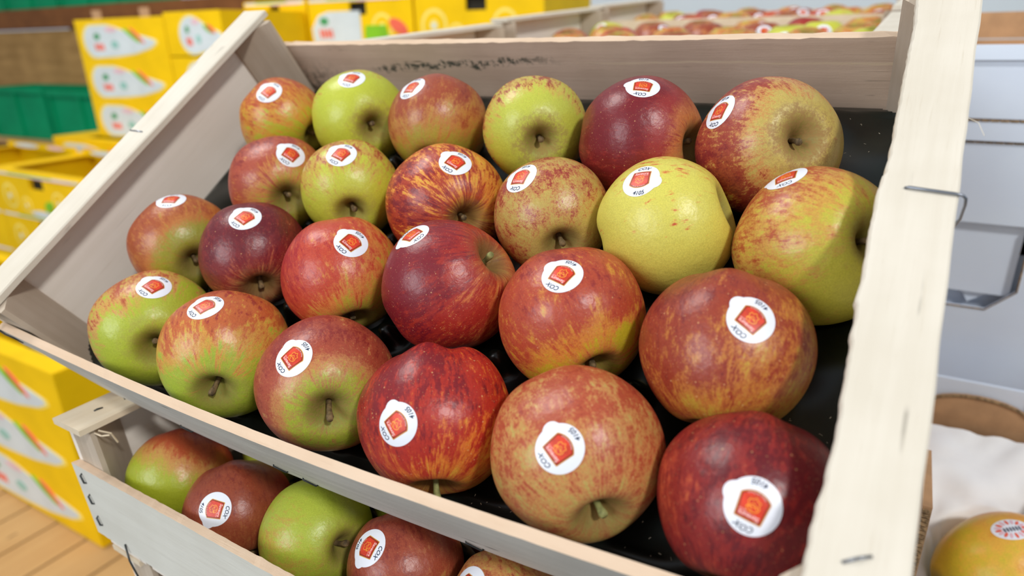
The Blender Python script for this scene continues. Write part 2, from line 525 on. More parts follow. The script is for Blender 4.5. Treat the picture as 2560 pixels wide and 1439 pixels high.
# ------------------------------------------------------------------ wooden fruit crates
def crate(frame, label, W=0.5, D=0.29, h=0.0753, hb=0.0508, hf=0.0547, rt=0.0044, rw=0.0255, t=0.005, pl=0.027,
          front=None, back=None, rail=None, right_low=None, bow=0.0, detail=True, group=None, broken=False):
    front = front or W_FRONT

    back = back or W_BACK
    root = empty('wooden_crate', frame)
    tag(root, label, 'crate', group)
    N = 90 if detail else 12
    J = 0.00035 if detail else 0
    g = 0.0002

    def reset():
        PL_OFF[0] = 0
        return MB()
    # front board (thin ply, bows outwards)
    mb = reset()

    def fp(x):
        b = -bow * math.sin(PI * max(0, min(1, x / W)))
        z0 = 0.0
        if broken:
            z0 = 0.034 * max(0, min(1, (0.062 - x) / 0.05)) + (0.003 * noise.noise(Vector((x * 220, 3, 0))) if x < 0.07 else 0)
        return (b - t, b, z0, hf)
    plank(mb, (-t, W + t), fp, N, J, 1.0)
    mb.build('front_board', [front, W_EDGE], root)
    mb = reset()
    plank(mb, (-t, W + t), lambda x: (D, D + t, 0.0, hb), N, J, 2.0)
    mb.build('back_board', [back, W_EDGE], root)
    # side panels: built along x then turned
    for side in (0, 1):
        mb = reset()
        hs = right_low if (side == 1 and right_low) else h
        plank(mb, (0.0 + g, D - g), lambda x: (0, t - g, 0.0, hs - g), N // 2, 0.0, 3.0)
        for k, v in enumerate(mb.v):
            mb.v[k] = Vector((-v.y if side == 0 else W + v.y, v.x, v.z))
        mb.build('side_panel', [W_WALL, W_WALL], root)
        if side == 1 and right_low: continue
        # top rail, the inner edge torn and wavy
        mb = reset()
        xo = -t
        n = 120 if detail else 12
        ys = [(-t - 0.001) + (D + 2 * t + 0.002) * i / n for i in range(n + 1)]
        vs = []
        for y in ys:
            if side == 1 and detail:
                wv = 0.0016 * noise.noise(Vector((y * 28, 1.3, 0))) + 0.0007 * noise.noise(Vector((y * 210, 4.3, 0))) + (0.0009 if 0.10 < y < 0.165 else 0)
                wo = 0.0004 * noise.noise(Vector((y * 60, 9.3, 0)))
            else:
                wv = 0.0004 * noise.noise(Vector((y * 50, 1.3, side))) if detail else 0
                wo = 0
            xin = rw - t - wv * -1
            rr = [(xo + wo, h), (xo + wo, h + rt - 0.0006), (xo + wo + 0.0008, h + rt), (xin - 0.0008, h + rt), (xin, h + rt - 0.0008), (xin + 0.0004 * (side == 1), h)]
            for (x, z) in rr:
                vs.append((x if side == 0 else W - x, y, z))
        fs = []
        ms = []
        for i in range(n):
            a = i * 6
            for k in range(6):
                b = (k + 1) % 6
                fs.append((a + k, a + b, a + 6 + b, a + 6 + k))
        fs.append(tuple(range(6)))
        fs.append(tuple(range(n * 6 + 5, n * 6 - 1, -1)))
        mb.add(vs, fs)
        mb.build('top_rail', [rail or W_RAIL_L], root)
    # triangular corner posts
    for sx, sy in ((0, 0), (1, 0), (0, 1), (1, 1)):
        X = (lambda a: g + a) if sx == 0 else (lambda a: W - g - a)
        Y = (lambda a: 0.0003 + a) if sy == 0 else (lambda a: D - 0.0003 - a)
        mb = MB()
        mb.prism([(X(0), Y(0)), (X(pl), Y(0)), (X(pl), Y(0.003)), (X(0.003), Y(pl)), (X(0), Y(pl))], 'z', -0.001, (right_low if (sx and right_low) else h) - 0.0006)
        mb.build('corner_post', [W_POST], root)
    # floor slats
    ns = 7
    for i in range(ns):
        x0 = 0.002 + i * (W - 0.004) / ns
        mb = MB()
        mb.box((x0, -0.002, -0.0082), (x0 + (W - 0.004) / ns - 0.008, D + 0.002, -0.0052))
        mb.build('floor_slat', [W_WALL], root)
    return root


up_crate = crate(F_UP, 'tilted upper wooden crate holding the large stickered apples', bow=0.0074, broken=True)
low_crate = crate(F_LOW, 'lower wooden crate partly hidden below the tilted crate', front=W_FRONT_LOW, back=W_WALL, h=0.0842, rw=0.0355, W=0.38, rail=W_RAW, right_low=0.048)
F_THIRD = F_LOW @ Matrix.Translation((0.006, 0.004, -0.0990))
third = crate(F_THIRD, 'lowest wooden crate, only its corner showing under the lower crate', front=W_FRONT_LOW, back=W_WALL, h=0.0842, rw=0.0355, W=0.38, rail=W_RAW, right_low=0.048)


def wire(parent, pts, r=0.0006, mat=None, name='staple', label=None):
    m_ = MB()
    m_.tube(pts, r, 8)
    o = m_.build(name, mat or M_WIRE_D, parent, smooth=True)
    if label: o['label'] = label
    return o


zt = 0.0798
wire(up_crate, [(0.4874, 0.1568, zt - 0.002), (0.4876, 0.1566, zt + 0.0004), (0.4886, 0.1565, zt + 0.0009), (0.4950, 0.1559, zt + 0.0008), (0.5035, 0.1551, zt + 0.0008),
                (0.5062, 0.1549, zt + 0.0004), (0.5074, 0.1549, zt - 0.0012), (0.5078, 0.1552, zt - 0.005), (0.5079, 0.1580, zt - 0.016), (0.5066, 0.1602, zt - 0.024), (0.5052, 0.161, zt - 0.026)],
     0.00058, M_WIRE, 'wire_staple', 'bent shiny wire over the right rail')
wire(up_crate, [(-0.004, 0.1532, zt), (0.004, 0.1529, zt + 0.0004), (0.0112, 0.1526, zt + 0.0002)], 0.0005, M_WIRE, 'wire_staple')
wire(up_crate, [(0.4879, 0.0113, zt), (0.4915, 0.0135, zt + 0.0006), (0.4949, 0.0155, zt)], 0.0005, M_WIRE, 'wire_staple')
wire(up_crate, [(0.0757, -0.0068, 0.0090), (0.072, -0.0085, 0.0005), (0.0690, -0.0075, -0.0085)], 0.0006)
for x, z in ((0.138, 0.004), (0.224, 0.010), (0.243, 0.006), (0.345, 0.007)):
    b = -0.0074 * math.sin(PI * x / 0.5) - 0.0052
    wire(up_crate, [(x - 0.004, b + 0.001, z), (x - 0.0035, b - 0.0006, z - 0.0005), (x + 0.0035, b - 0.0006, z - 0.004), (x + 0.0045, b + 0.001, z - 0.0045)], 0.0005)
wire(up_crate, [(-0.002, -0.0056, 0.054), (0.003, -0.0062, 0.052), (0.008, -0.0060, 0.049), (0.012, -0.0056, 0.044)], 0.0006)
for z in (0.047, 0.031, 0.014):
    wire(low_crate, [(0.006, -0.0045, z + 0.003), (0.0062, -0.0062, z + 0.002), (0.008, -0.0062, z - 0.003), (0.0082, -0.0045, z - 0.004)], 0.0006)
wire(low_crate, [(0.014, 0.011, 0.0887), (0.0145, 0.013, 0.0892), (0.015, 0.016, 0.0887)], 0.0006)
wire(low_crate, [(0.036, -0.0055, 0.006), (0.040, -0.0075, -0.004), (0.046, -0.0072, -0.022), (0.050, -0.006, -0.040)], 0.0006, M_WIRE_D, 'wire_staple')
# loose fibres torn off the rails
m_ = MB()
m_.tube([(0.5052, 0.1985, zt - 0.001), (0.5085, 0.194, zt + 0.0005), (0.511, 0.1885, zt - 0.001)], 0.00014, 5)
m_.build('loose_fibre', W_RAIL_L, up_crate)
m_ = MB()
for a, b_, c in (((0.031, 0.004, 0.083), (0.034, 0.009, 0.079), (0.031, 0.012, 0.070)), ((0.030, 0.002, 0.082), (0.036, 0.003, 0.081), (0.040, 0.006, 0.081)), ((0.032, 0.020, 0.040), (0.036, 0.016, 0.036), (0.036, 0.012, 0.028))):
    m_.tube([a, b_, c], 0.0006, 5)
m_.build('loose_fibre', W_RAW, low_crate)

# ------------------------------------------------------------------ apple data in crate space: centre, radius, stem axis, (sticker direction, sticker up)
UPPER = {
'A1':((0.0675,0.2183,0.0350),0.0326,(0.948,-0.094,-0.305),((0.313,-0.063,0.948),(-0.282,-0.959,0.030))),
'A2':((0.1408,0.2254,0.0350),0.0345,(0.845,-0.475,0.244),((0.266,0.128,0.955),(0.041,-0.997,0.071))),
'A3':((0.2106,0.2242,0.0350),0.0333,(0.316,-0.944,-0.097),((-0.146,-0.064,0.987),(-0.115,-0.991,-0.064))),
'A4':((0.2841,0.2242,0.0350),0.0327,(0.569,-0.720,0.398),None),
'A5':((0.3533,0.2207,0.0335),0.0364,(0.985,-0.123,0.123),((0.156,0.146,0.977),(0.146,-0.983,0.107))),
'A6':((0.4228,0.2209,0.0350),0.0363,(0.610,-0.438,0.660),((-0.596,-0.164,0.786),(-0.175,-0.927,-0.332))),
'B1':((0.1115,0.1566,0.0338),0.0345,(0.823,-0.505,0.260),((0.674,0.221,0.705),(0.086,-0.991,0.103))),
'B2':((0.1763,0.1592,0.0357),0.0320,(0.642,-0.748,0.170),((0.305,0.078,0.949),(-0.124,-0.990,0.071))),
'B3':((0.2511,0.1587,0.0325),0.0364,(0.824,-0.494,0.277),((0.473,0.169,0.865),(-0.118,-0.975,0.190))),
'B4':((0.3228,0.1584,0.0350),0.0322,(0.590,-0.784,0.195),((-0.278,-0.046,0.960),(-0.040,-0.997,-0.070))),
'B5':((0.3864,0.1593,0.0363),0.0350,(0.909,0.331,0.253),((-0.195,-0.038,0.980),(-0.074,0.997,0.021))),
'B6':((0.4567,0.1603,0.0328),0.0365,(0.730,-0.261,0.632),((-0.433,0.395,0.810),(0.088,-0.883,0.462))),
'C1':((0.0693,0.0936,0.0350),0.0345,(0.911,-0.390,0.134),((0.128,0.412,0.902),(0.507,-0.814,0.284))),
'C2':((0.1373,0.0972,0.0360),0.0340,(0.720,-0.693,-0.027),((0.363,0.183,0.914),(-0.143,-0.962,0.234))),
'C3':((0.2119,0.0954,0.0350),0.0345,(0.629,-0.730,-0.267),((0.587,0.189,0.787),(-0.106,-0.947,0.303))),
'C4':((0.2869,0.0998,0.0386),0.0359,(0.805,0.442,0.395),((-0.290,0.154,0.945),(0.907,-0.303,0.291))),
'C5':((0.3593,0.0970,0.0361),0.0357,(0.681,-0.731,-0.038),((0.117,0.013,0.993),(-0.229,-0.973,0.035))),
'C6':((0.4323,0.0952,0.0382),0.0360,(0.128,-0.951,-0.281),((0.361,-0.092,0.928),(-0.369,-0.926,0.078))),
'D1':((0.1005,0.0325,0.0346),0.0360,(0.834,-0.434,0.341),((0.433,0.404,0.806),(0.003,-0.921,0.388))),
'D2':((0.1692,0.0308,0.0356),0.0362,(0.604,-0.755,0.254),((0.143,0.272,0.952),(-0.263,-0.922,0.285))),
'D3':((0.2456,0.0308,0.0350),0.0354,(0.731,-0.527,0.433),((0.138,-0.107,0.985),(-0.495,-0.868,-0.036))),
'D4':((0.3152,0.0307,0.0347),0.0361,(0.392,-0.908,-0.146),((0.106,-0.489,0.866),(-0.683,-0.655,-0.322))),
'D5':((0.3856,0.0346,0.0355),0.0366,(0.618,-0.706,0.175),((0.171,-0.334,0.927),(-0.599,-0.778,-0.189))),
'D6':((0.4556,0.0357,0.0350),0.0342,(0.013,-0.997,-0.075),((0.143,-0.354,0.924),(-0.203,-0.902,-0.381))),
}
LOWER = {
'E1':((0.0510,0.0336,0.0365),0.0325,(0.497,-0.512,-0.701),None),
'E2':((0.1185,0.0306,0.0365),0.0304,(0.617,-0.379,-0.690),((0.435,-0.654,0.619),(0.888,0.407,-0.213))),
'E3':((0.1802,0.0377,0.0365),0.0305,(0.985,-0.096,0.144),None),
'E4':((0.2383,0.0456,0.0335),0.0297,(0.705,-0.420,-0.571),((-0.106,-0.584,0.804),(0.987,-0.123,0.100))),
'E5':((0.2979,0.0505,0.0310),0.0280,(0.835,-0.415,-0.362),((-0.273,-0.565,0.778),(0.940,-0.280,0.195))),
'F1':((0.0864,0.0920,0.0365),0.0300,(0.636,-0.317,-0.704),None),
'F2':((0.1440,0.0960,0.0365),0.0300,(0.648,-0.483,-0.589),None),
'F3':((0.2060,0.0960,0.0365),0.0300,(0.779,-0.506,-0.370),None),
'F4':((0.2660,0.1040,0.0365),0.0300,(0.633,-0.496,-0.595),None),
}
# view directions in the two crate frames, only used to say on which side of a fruit its blush sits
VR, VU, VT = Vector((0.868, 0.396, -0.301)), Vector((-0.161, 0.795, 0.584)), Vector((0.471, -0.459, 0.754))


def vd(r, u, t):
    return (VR * r + VU * u + VT * t).normalized()


GR = (196, 202, 62)
YG = (206, 198, 78)
OR = (216, 148, 66)
# key: G, M, R, D, bias, blush direction, amt, stem green, streak, patch, fine, russet, dots, spot
COLS = {
'A1': ((188,186,48),(222,152,60),(198,92,52),(168,60,44), 0.42, vd(-.2,.9,.1), .32, .10, 0.2, .10,.06,.2,.2),
'A2': ((200,208,64),(206,178,66),(180,98,60),(150,60,50), 0.12, vd(-.3,.6,-.6), .35, .15, 0.22, .12,.06,.5,.2),
'A3': ((176,160,60),(196,132,66),(172,82,58),(140,54,50), 0.52, vd(-.3,.9,.1), .32, .20, 0.14, .12,.08,.3,.3),
'A4': ((200,204,76),(214,182,84),(176,84,58),(150,52,46), 0.42, vd(-.1,.75,-.6), .30, .48, 0.3, .06,.10,.7,.2),
'A5': ((206,164,86),(200,120,66),(162,50,52),(128,26,40), 0.92, vd(-.5,.2,.5), .22, .55, .16,.06,.06,.3,.7),
'A6': ((200,176,92),(206,146,82),(172,74,62),(140,44,54), 0.64, vd(-.6,-.1,-.2), .25, .50, .26,.20,.18,.95,.5),
'B1': ((176,168,50),(206,130,70),(184,84,66),(150,52,52), 0.58, vd(-.5,.6,.3), .35, .30, 0.22, .10,.06,.2,.3),
'B2': ((202,204,66),(208,168,76),(182,90,64),(156,60,54), 0.22, vd(-.2,.9,.1), .38, .20, 0.24, .10,.06,.3,.3),
'B3': ((230,176,66),(232,146,60),(184,66,46),(140,34,44), 0.56, vd(-.4,-.2,.5), .25, .05, .36,.10,.06,.2,.4),
'B4': ((196,168,86),(196,140,76),(170,72,60),(142,50,58), 0.44, vd(-.3,.3,-.1), .14, .14, .14,.30,.26,.2,.5),
'B5': ((226,216,96),(228,180,84),(214,104,64),(186,62,54), -0.16, vd(.1,.98,-.2), .50, .10, .42,.05,.06,.0,.2),
'B6': ((200,190,66),(212,160,74),(190,92,58),(150,44,48), 0.28, vd(-.5,.6,-.1), .34, .16, 0.18, .10,.12,.2,.3),
'C1': ((160,156,48),(196,122,60),(176,88,54),(150,62,44), 0.52, vd(-.6,.5,.2), .28, .42, 0.16, .08,.06,.3,.3),
'C2': ((178,146,80),(178,92,62),(136,40,48),(112,26,42), 0.88, vd(-.1,.5,.3), .22, .30, 0.26, .06,.05,.3,.8),
'C3': ((190,170,56),(218,134,66),(206,76,56),(180,44,50), 0.62, vd(-.8,.2,.3), .36, .26, 0.2, .08,.06,.2,.6),
'C4': ((216,160,78),(206,108,58),(176,50,44),(134,28,46), 0.86, vd(-.8,.35,.2), .46, .10, .20,.06,.05,.2,.9),
'C5': ((196,178,40),(216,140,58),(192,80,58),(158,50,52), 0.64, vd(-.2,.7,.2), .26, .24, .18,.14,.10,.1,.9),
'C6': ((206,166,62),(200,122,56),(166,68,50),(138,46,46), 0.64, vd(-.35,.7,-.2), .30, .10, .18,.16,.12,.1,1.0),
'D1': ((182,194,56),(214,160,84),(190,92,62),(158,54,50), 0.20, vd(-.6,.8,.1), .42, .25, 0.24, .10,.05,.3,.2),
'D2': ((172,190,56),(218,160,70),(206,108,64),(168,60,56), 0.36, vd(-.1,.95,.2), .52, .18, 0.22, .08,.05,.3,.3),
'D3': ((172,186,54),(202,134,80),(180,82,64),(152,52,50), 0.8, vd(-.2,.8,.3), .16, 0.66, 0.18, .06,.12,.45,.6),
'D4': ((224,158,56),(222,118,46),(190,50,40),(138,28,40), 0.66, vd(-.5,.75,.2), .42, .02, .24,.12,.05,.1,1.0),
'D5': ((196,170,92),(206,142,82),(190,88,64),(164,62,52), 0.50, vd(.0,.8,.2), .18, .06, .16,.20,.18,.2,1.0),
'D6': ((202,110,58),(180,66,46),(148,38,40),(110,22,34), 0.84, vd(.4,.1,.5), .26, .05, .22,.26,.08,.1,.7),
'E1': ((172,180,42),(206,150,80),(192,88,56),(156,52,44), 0.34, vd(.1,.95,.0), .85, .0, .08,.06,.05,.1,.2),
'E2': ((168,152,60),(176,104,60),(160,76,54),(134,52,44), 0.70, vd(-.2,.5,.3), .22, .0, 0.12, .08,.08,.1,.3),
'E3': ((178,190,62),(196,160,70),(180,100,56),(150,60,46), 0.12, vd(-.1,-.9,.2), .22, .1, 0.1, .08,.10,.3,.3),
'E4': ((180,160,70),(186,110,70),(170,80,62),(140,54,50), 0.62, vd(-.4,.2,.4), .32, .1, 0.14, .08,.09,.2,.6),
'E5': ((190,170,84),(204,140,80),(176,80,60),(150,54,50), 0.36, vd(-.2,.2,.1), .12, .1, .16,.10,.14,.2,.5),
'F1': ((180,186,60),(196,160,70),(180,90,60),(150,60,50), 0.15, vd(0,1,0), .2, .1, .1,.1,.08,.2,.3),
'F2': ((190,150,70),(200,90,66),(184,62,58),(150,46,50), 0.80, vd(0,1,0), .1, .1, 0.16, .1,.06,.2,.3),
'F3': ((178,186,56),(196,170,66),(180,90,60),(150,60,50), 0.12, vd(0,1,0), .2, .1, .1,.1,.08,.2,.3),
'F4': ((170,120,60),(160,80,56),(130,44,40),(100,30,34), 0.80, vd(0,1,0), .1, .1, .1,.1,.06,.2,.3),
}
SPOTS = {'C5': (vd(.62, -.18, .76), 0.955, .75), 'D1': (vd(-.15, -.0, .95), .94, .3), 'A3': None}


def apple_geo(R, seed, nt=56, nph=80, lobes=0.010, dep=0.43, sig=0.245, lump=0.016):
    rr = random.Random(seed)
    off = Vector((rr.uniform(-9, 9), rr.uniform(-9, 9), rr.uniform(-9, 9)))
    ph0 = rr.uniform(0, 6.28)
    tiltx, tilty = rr.uniform(-.05, .05), rr.uniform(-.05, .05)

    def rad(th, ph):
        n = Vector((math.sin(th) * math.cos(ph), math.sin(th) * math.sin(ph), math.cos(th)))
        r = 1 - dep * math.exp(-(th / sig) ** 2) - 0.22 * math.exp(-((PI - th) / 0.30) ** 2)
        low = (1 - math.cos(th)) / 2
        r *= 1 + lobes * math.cos(5 * ph + ph0) * (low ** 2 * 2.2 + 0.15) * min(1, math.sin(th) * 2.0)
        r *= 1 + lump * noise.noise(n * 1.25 + off) * 2 * min(1, (th / 0.5) ** 2)
        r *= 1 - 0.035 * low
        # rounded shoulders: the fruit is a little wider than tall
        r *= 1 + 0.02 * math.sin(th) ** 2 - 0.02
        return r
    vs = [Vector((0, 0, R * rad(0, 0)))]
    for i in range(1, nt):
        u = i / nt
        th = PI * (u - 0.055 * math.sin(2 * PI * u))
        for k in range(nph):
            ph = 2 * PI * k / nph
            r = R * rad(th, ph)
            z = r * math.cos(th)
            x = r * math.sin(th) * math.cos(ph)
            y = r * math.sin(th) * math.sin(ph)
            if z > 0: z *= 1 + (tiltx * x + tilty * y) / R * 1.2
            vs.append(Vector((x, y, z)))
    vs.append(Vector((0, 0, -R * rad(PI, 0))))
    fs = []
    for k in range(nph):
        fs.append((0, 1 + k, 1 + (k + 1) % nph))
    for i in range(nt - 2):
        a = 1 + i * nph
        for k in range(nph):
            fs.append((a + k, a + nph + k, a + nph + (k + 1) % nph, a + (k + 1) % nph))
    a = 1 + (nt - 2) * nph
    e = len(vs) - 1
    for k in range(nph):
        fs.append((a + k, e, a + (k + 1) % nph))
    return vs, fs


# ------------------------------------------------------------------ sticker artwork in 2D: white disc with tab, shield, lettering
def text2d(body, size, shear=0.0, bold=0.0):
    cu = bpy.data.curves.new('lettering', 'FONT')
    cu.body = body
    cu.size = size
    cu.align_x = 'CENTER'
    cu.align_y = 'CENTER'
    cu.shear = shear
    cu.offset = bold
    cu.resolution_u = 3
    o = bpy.data.objects.new('lettering', cu)
    COL.objects.link(o)
    dg = bpy.context.evaluated_depsgraph_get()
    me = o.evaluated_get(dg).to_mesh()
    vs = [(v.co.x, v.co.y) for v in me.vertices]
    fs = [tuple(p.vertices) for p in me.polygons]
    o.evaluated_get(dg).to_mesh_clear()
    bpy.data.objects.remove(o)
    bpy.data.curves.remove(cu)
    return vs, fs


ART = []   # (verts2d, faces, material slot, layer)


def art(vs, fs, mi, layer):
    ART.append((vs, fs, mi, layer))


def disc_outline(ph):
    r = 1 / math.sqrt((math.cos(ph) / 0.97) ** 2 + (math.sin(ph) / 1.02) ** 2)
    cx, cy, tr = 0.715, -0.16, 0.40
    d = Vector((math.cos(ph), math.sin(ph)))
    b = d.x * cx + d.y * cy
    disc = b * b - (cx * cx + cy * cy - tr * tr)
    if disc > 0:
        r = max(r, b + math.sqrt(disc))
    return r


def rings(outline, nr, na, sc=1.0, c=(0, 0)):
    vs = [c]
    fs = []
    for i in range(1, nr + 1):
        for k in range(na):
            ph = 2 * PI * k / na
            r = outline(ph) * i / nr * sc
            vs.append((c[0] + r * math.cos(ph), c[1] + r * math.sin(ph)))
    for k in range(na):
        fs.append((0, 1 + k, 1 + (k + 1) % na))
    for i in range(nr - 1):
        a = 1 + i * na
        for k in range(na):
            fs.append((a + k, a + na + k, a + na + (k + 1) % na, a + (k + 1) % na))
    return vs, fs


def shield_outline(m):
    def f(ph):
        # half-plane intersection seen from the shield's centre (0, -0.02)
        d = (math.cos(ph), math.sin(ph))
        best = 9
        for nx, ny, q in ((0, 1, 0.52), (0.995, 0.08, 0.485), (-0.995, 0.08, 0.485)):
            k = d[0] * nx + d[1] * ny
            if k > 1e-6: best = min(best, (q + m) / k)
        # arched foot: circle of radius 0.72 centred above
        cy, rr = 0.20, 0.70 + m
        b = d[1] * cy
        best = min(best, b + math.sqrt(max(0, b * b - cy * cy + rr * rr)))
        return best
    return f


def arc(vs, rad, bottom=False):
    out = []
    for x, y in vs:
        if not bottom:
            a = x / rad
            out.append(((rad + y) * math.sin(a), (rad + y) * math.cos(a)))
        else:
            a = x / rad
            out.append(((rad - y) * math.sin(a), -(rad - y) * math.cos(a)))
    return out


def stroke(pts, w, mi, layer, closed=False):
    n = len(pts)
    vs = []
    for i in range(n):
        if closed:
            p0, p1 = pts[i - 1], pts[(i + 1) % n]
        else:
            p0, p1 = pts[max(i - 1, 0)], pts[min(i + 1, n - 1)]
        dx, dy = p1[0] - p0[0], p1[1] - p0[1]
        L = math.hypot(dx, dy) + 1e-9
        nx, ny = -dy / L * w, dx / L * w
        vs += [(pts[i][0] + nx, pts[i][1] + ny), (pts[i][0] - nx, pts[i][1] - ny)]
    fs = []
    for i in range(n if closed else n - 1):
        a = 2 * i
        b = 2 * ((i + 1) % n)
        fs.append((a, a + 1, b + 1, b))
    art(vs, fs, mi, layer)


v_, f_ = rings(disc_outline, 10, 72)
art(v_, f_, 0, 0)
SHC = (0.0, -0.02)
v_, f_ = rings(shield_outline(0.035), 5, 120, 1, SHC)
art(v_, f_, 1, 1)
v_, f_ = rings(shield_outline(0.0), 5, 120, 1, SHC)
art(v_, f_, 2, 2)
v_, f_ = rings(shield_outline(-0.06), 5, 48, 1, SHC)
art(v_, f_, 3, 3)
v_, f_ = text2d('COX', 0.30, 0.25, 0.006)
art([(x - 0.02, y) for x, y in arc(v_, 0.79)], f_, 5, 1)
v_, f_ = text2d('4105', 0.30, 0.25, 0.006)
art([(x + 0.06, y + 0.0) for x, y in arc(v_, 0.85, True)], f_, 5, 1)
v_, f_ = text2d('Saveurs', 0.235, 0.1, 0.004)
art([(x, y + 0.36) for x, y in v_], f_, 6, 4)
v_, f_ = text2d("en'or", 0.12, 0.3, 0.0)
art([(x + 0.27, y + 0.235) for x, y in v_], f_, 6, 4)
v_, f_ = text2d('Hauts de France', 0.105, 0.0, 0.0)
art([(x, y + 0.13) for x, y in arc(v_, 0.60, True)], f_, 6, 4)
hexa = [(-0.20, 0.13), (-0.24, 0.02), (-0.18, -0.08), (-0.22, -0.19), (-0.10, -0.22), (-0.02, -0.32), (0.06, -0.22), (0.16, -0.23), (0.20, -0.12), (0.15, -0.03), (0.21, 0.08)]
stroke(hexa, 0.017, 4, 4)
stroke([(0.0 + 0.19 * math.cos(a), 0.10 + 0.10 * math.sin(a)) for a in [k * 2 * PI / 14 for k in range(-6, 8)]], 0.015, 4, 4)
stroke([(-0.15, 0.02), (0.0, -0.12), (0.15, 0.04)], 0.015, 4, 4)
stroke([(-0.04, 0.21), (0.06, 0.08), (0.15, 0.02)], 0.014, 4, 4)
ST_MATS = [M_SW, M_SGOLD, M_SDK, M_SRED, M_SOR, M_SINK, M_STXT]


def make_sticker(parent, bvh, d, up, R, rad=0.0094, simple=False):
    """d, up in the fruit's own frame"""
    hit = bvh.ray_cast(d * R * 3, -d)
    P0, n = hit[0], hit[1]
    # average the normal a little
    n = (n + d * 0.6).normalized()
    u = (up - n * up.dot(n)).normalized()
    r = u.cross(n)
    white = MB()
    prt = MB()
    for vs, fs, mi, layer in ART:
        out = []
        for x, y in vs:
            q = P0 + (r * x + u * y) * rad
            h = bvh.ray_cast(q + n * 0.02, -n)
            if h[0] is None:
                out.append(q)
            else:
                out.append(h[0] + n * (0.00012 + 0.00004 * layer))
        (white if layer == 0 else prt).add(out, fs, mi)
    so = white.build('sticker', ST_MATS, parent, smooth=True, recalc=False)
    po = prt.build('sticker_print', ST_MATS, so, smooth=True, recalc=False)
    return so, po


def basis(a):
    a = Vector(a).normalized()
    t_ = Vector((1, 0, 0)) if abs(a.x) < .8 else Vector((0, 1, 0))
    x = t_.cross(a).normalized()
    y = a.cross(x)
    return Matrix(((x.x, y.x, a.x), (x.y, y.y, a.y), (x.z, y.z, a.z)))


LABELS = {
'A1': ('orange apple with a sticker, in the far left corner of the upper crate', 1),
'A2': ('yellow-green apple showing its stem, second from the left along the back board', 1),
'A3': ('russet-brown apple with a tilted sticker, third from the left along the back board', 1),
'A4': ('green apple without a sticker, red flecks round its stem hollow, by the back board', 1),
'A5': ('glossy dark red apple against the back board, sticker on top', 1),
'A6': ('big red-flecked golden apple with rough russet stem hollow, back right of the crate', 1),
'B1': ('pinkish red apple in the second row from the back, nearest the left wall', 1),
'B2': ('small yellow-green apple with red top, second in the second row from the back', 1),
'B3': ('orange and dark red striped apple in the second row from the back', 1),
'B4': ('olive gold apple mottled with red, left of the pale yellow apple', 1),
'B5': ('pale yellow apple with sparse orange dashes and an upright sticker', 1),
'B6': ('yellow-green apple under the right rail, half in shade, sticker at its top edge', 1),
'C1': ('brownish red apple beside the left wall, third row from the back', 1),
'C2': ('dark maroon apple with pale specks, left part of the third row', 1),
'C3': ('bright red and orange apple right of the dark maroon one', 1),
'C4': ('crimson apple with its stem to the upper right and sticker seen edge-on', 1),
'C5': ('red-orange apple with one yellow-green patch, centre right of the crate', 1),
'C6': ('large brownish red apple with a big sticker, next to the right rail', 1),
'D1': ('green apple blushed red at the left, nearest corner of the front board', 1),
'D2': ('half orange, half green apple with a short stem, second along the front board', 1),
'D3': ('red apple with a wide green ring round its brown stem, third along the front board', 1),
'D4': ('bright red apple with golden orange streaks, fourth along the front board', 1),
'D5': ('large muted orange-red speckled apple, fifth along the front board', 1),
'D6': ('deep crimson apple at the front right corner beside the right rail', 1),
'E1': ('lower crate apple, green below and red on top, nearest its left end', 1),
'E2': ('brownish red apple with oval sticker in the lower crate', 1),
'E3': ('green apple without a sticker at the front of the lower crate', 1),
'E4': ('reddish lower crate apple with a tilted sticker, right of the green one', 1),
'E5': ('mottled apple in the lower crate, cut off by the bottom edge of the picture', 1),
'F1': ('yellow-green apple behind the first two in the lower crate', 1),
'F2': ('red apple in shade in the second row of the lower crate', 1),
'F3': ('greenish apple in shade in the second row, behind the lower green one', 1),
'F4': ('dark red apple deep in shade in the lower crate, furthest right', 1),
}
LOBES = {'D4': 0.022, 'C4': 0.012, 'D2': 0.012, 'B5': 0.010}
LUMP = {'B5': 0.006}
STEMLEN = {'D2': 0.0135, 'D3': 0.017, 'D5': 0.013, 'D4': 0.019, 'A6': 0.013, 'C4': 0.015, 'B5': 0.007}
KEYSEED = {k: i * 13 + 5 for i, k in enumerate(list(UPPER) + list(LOWER))}


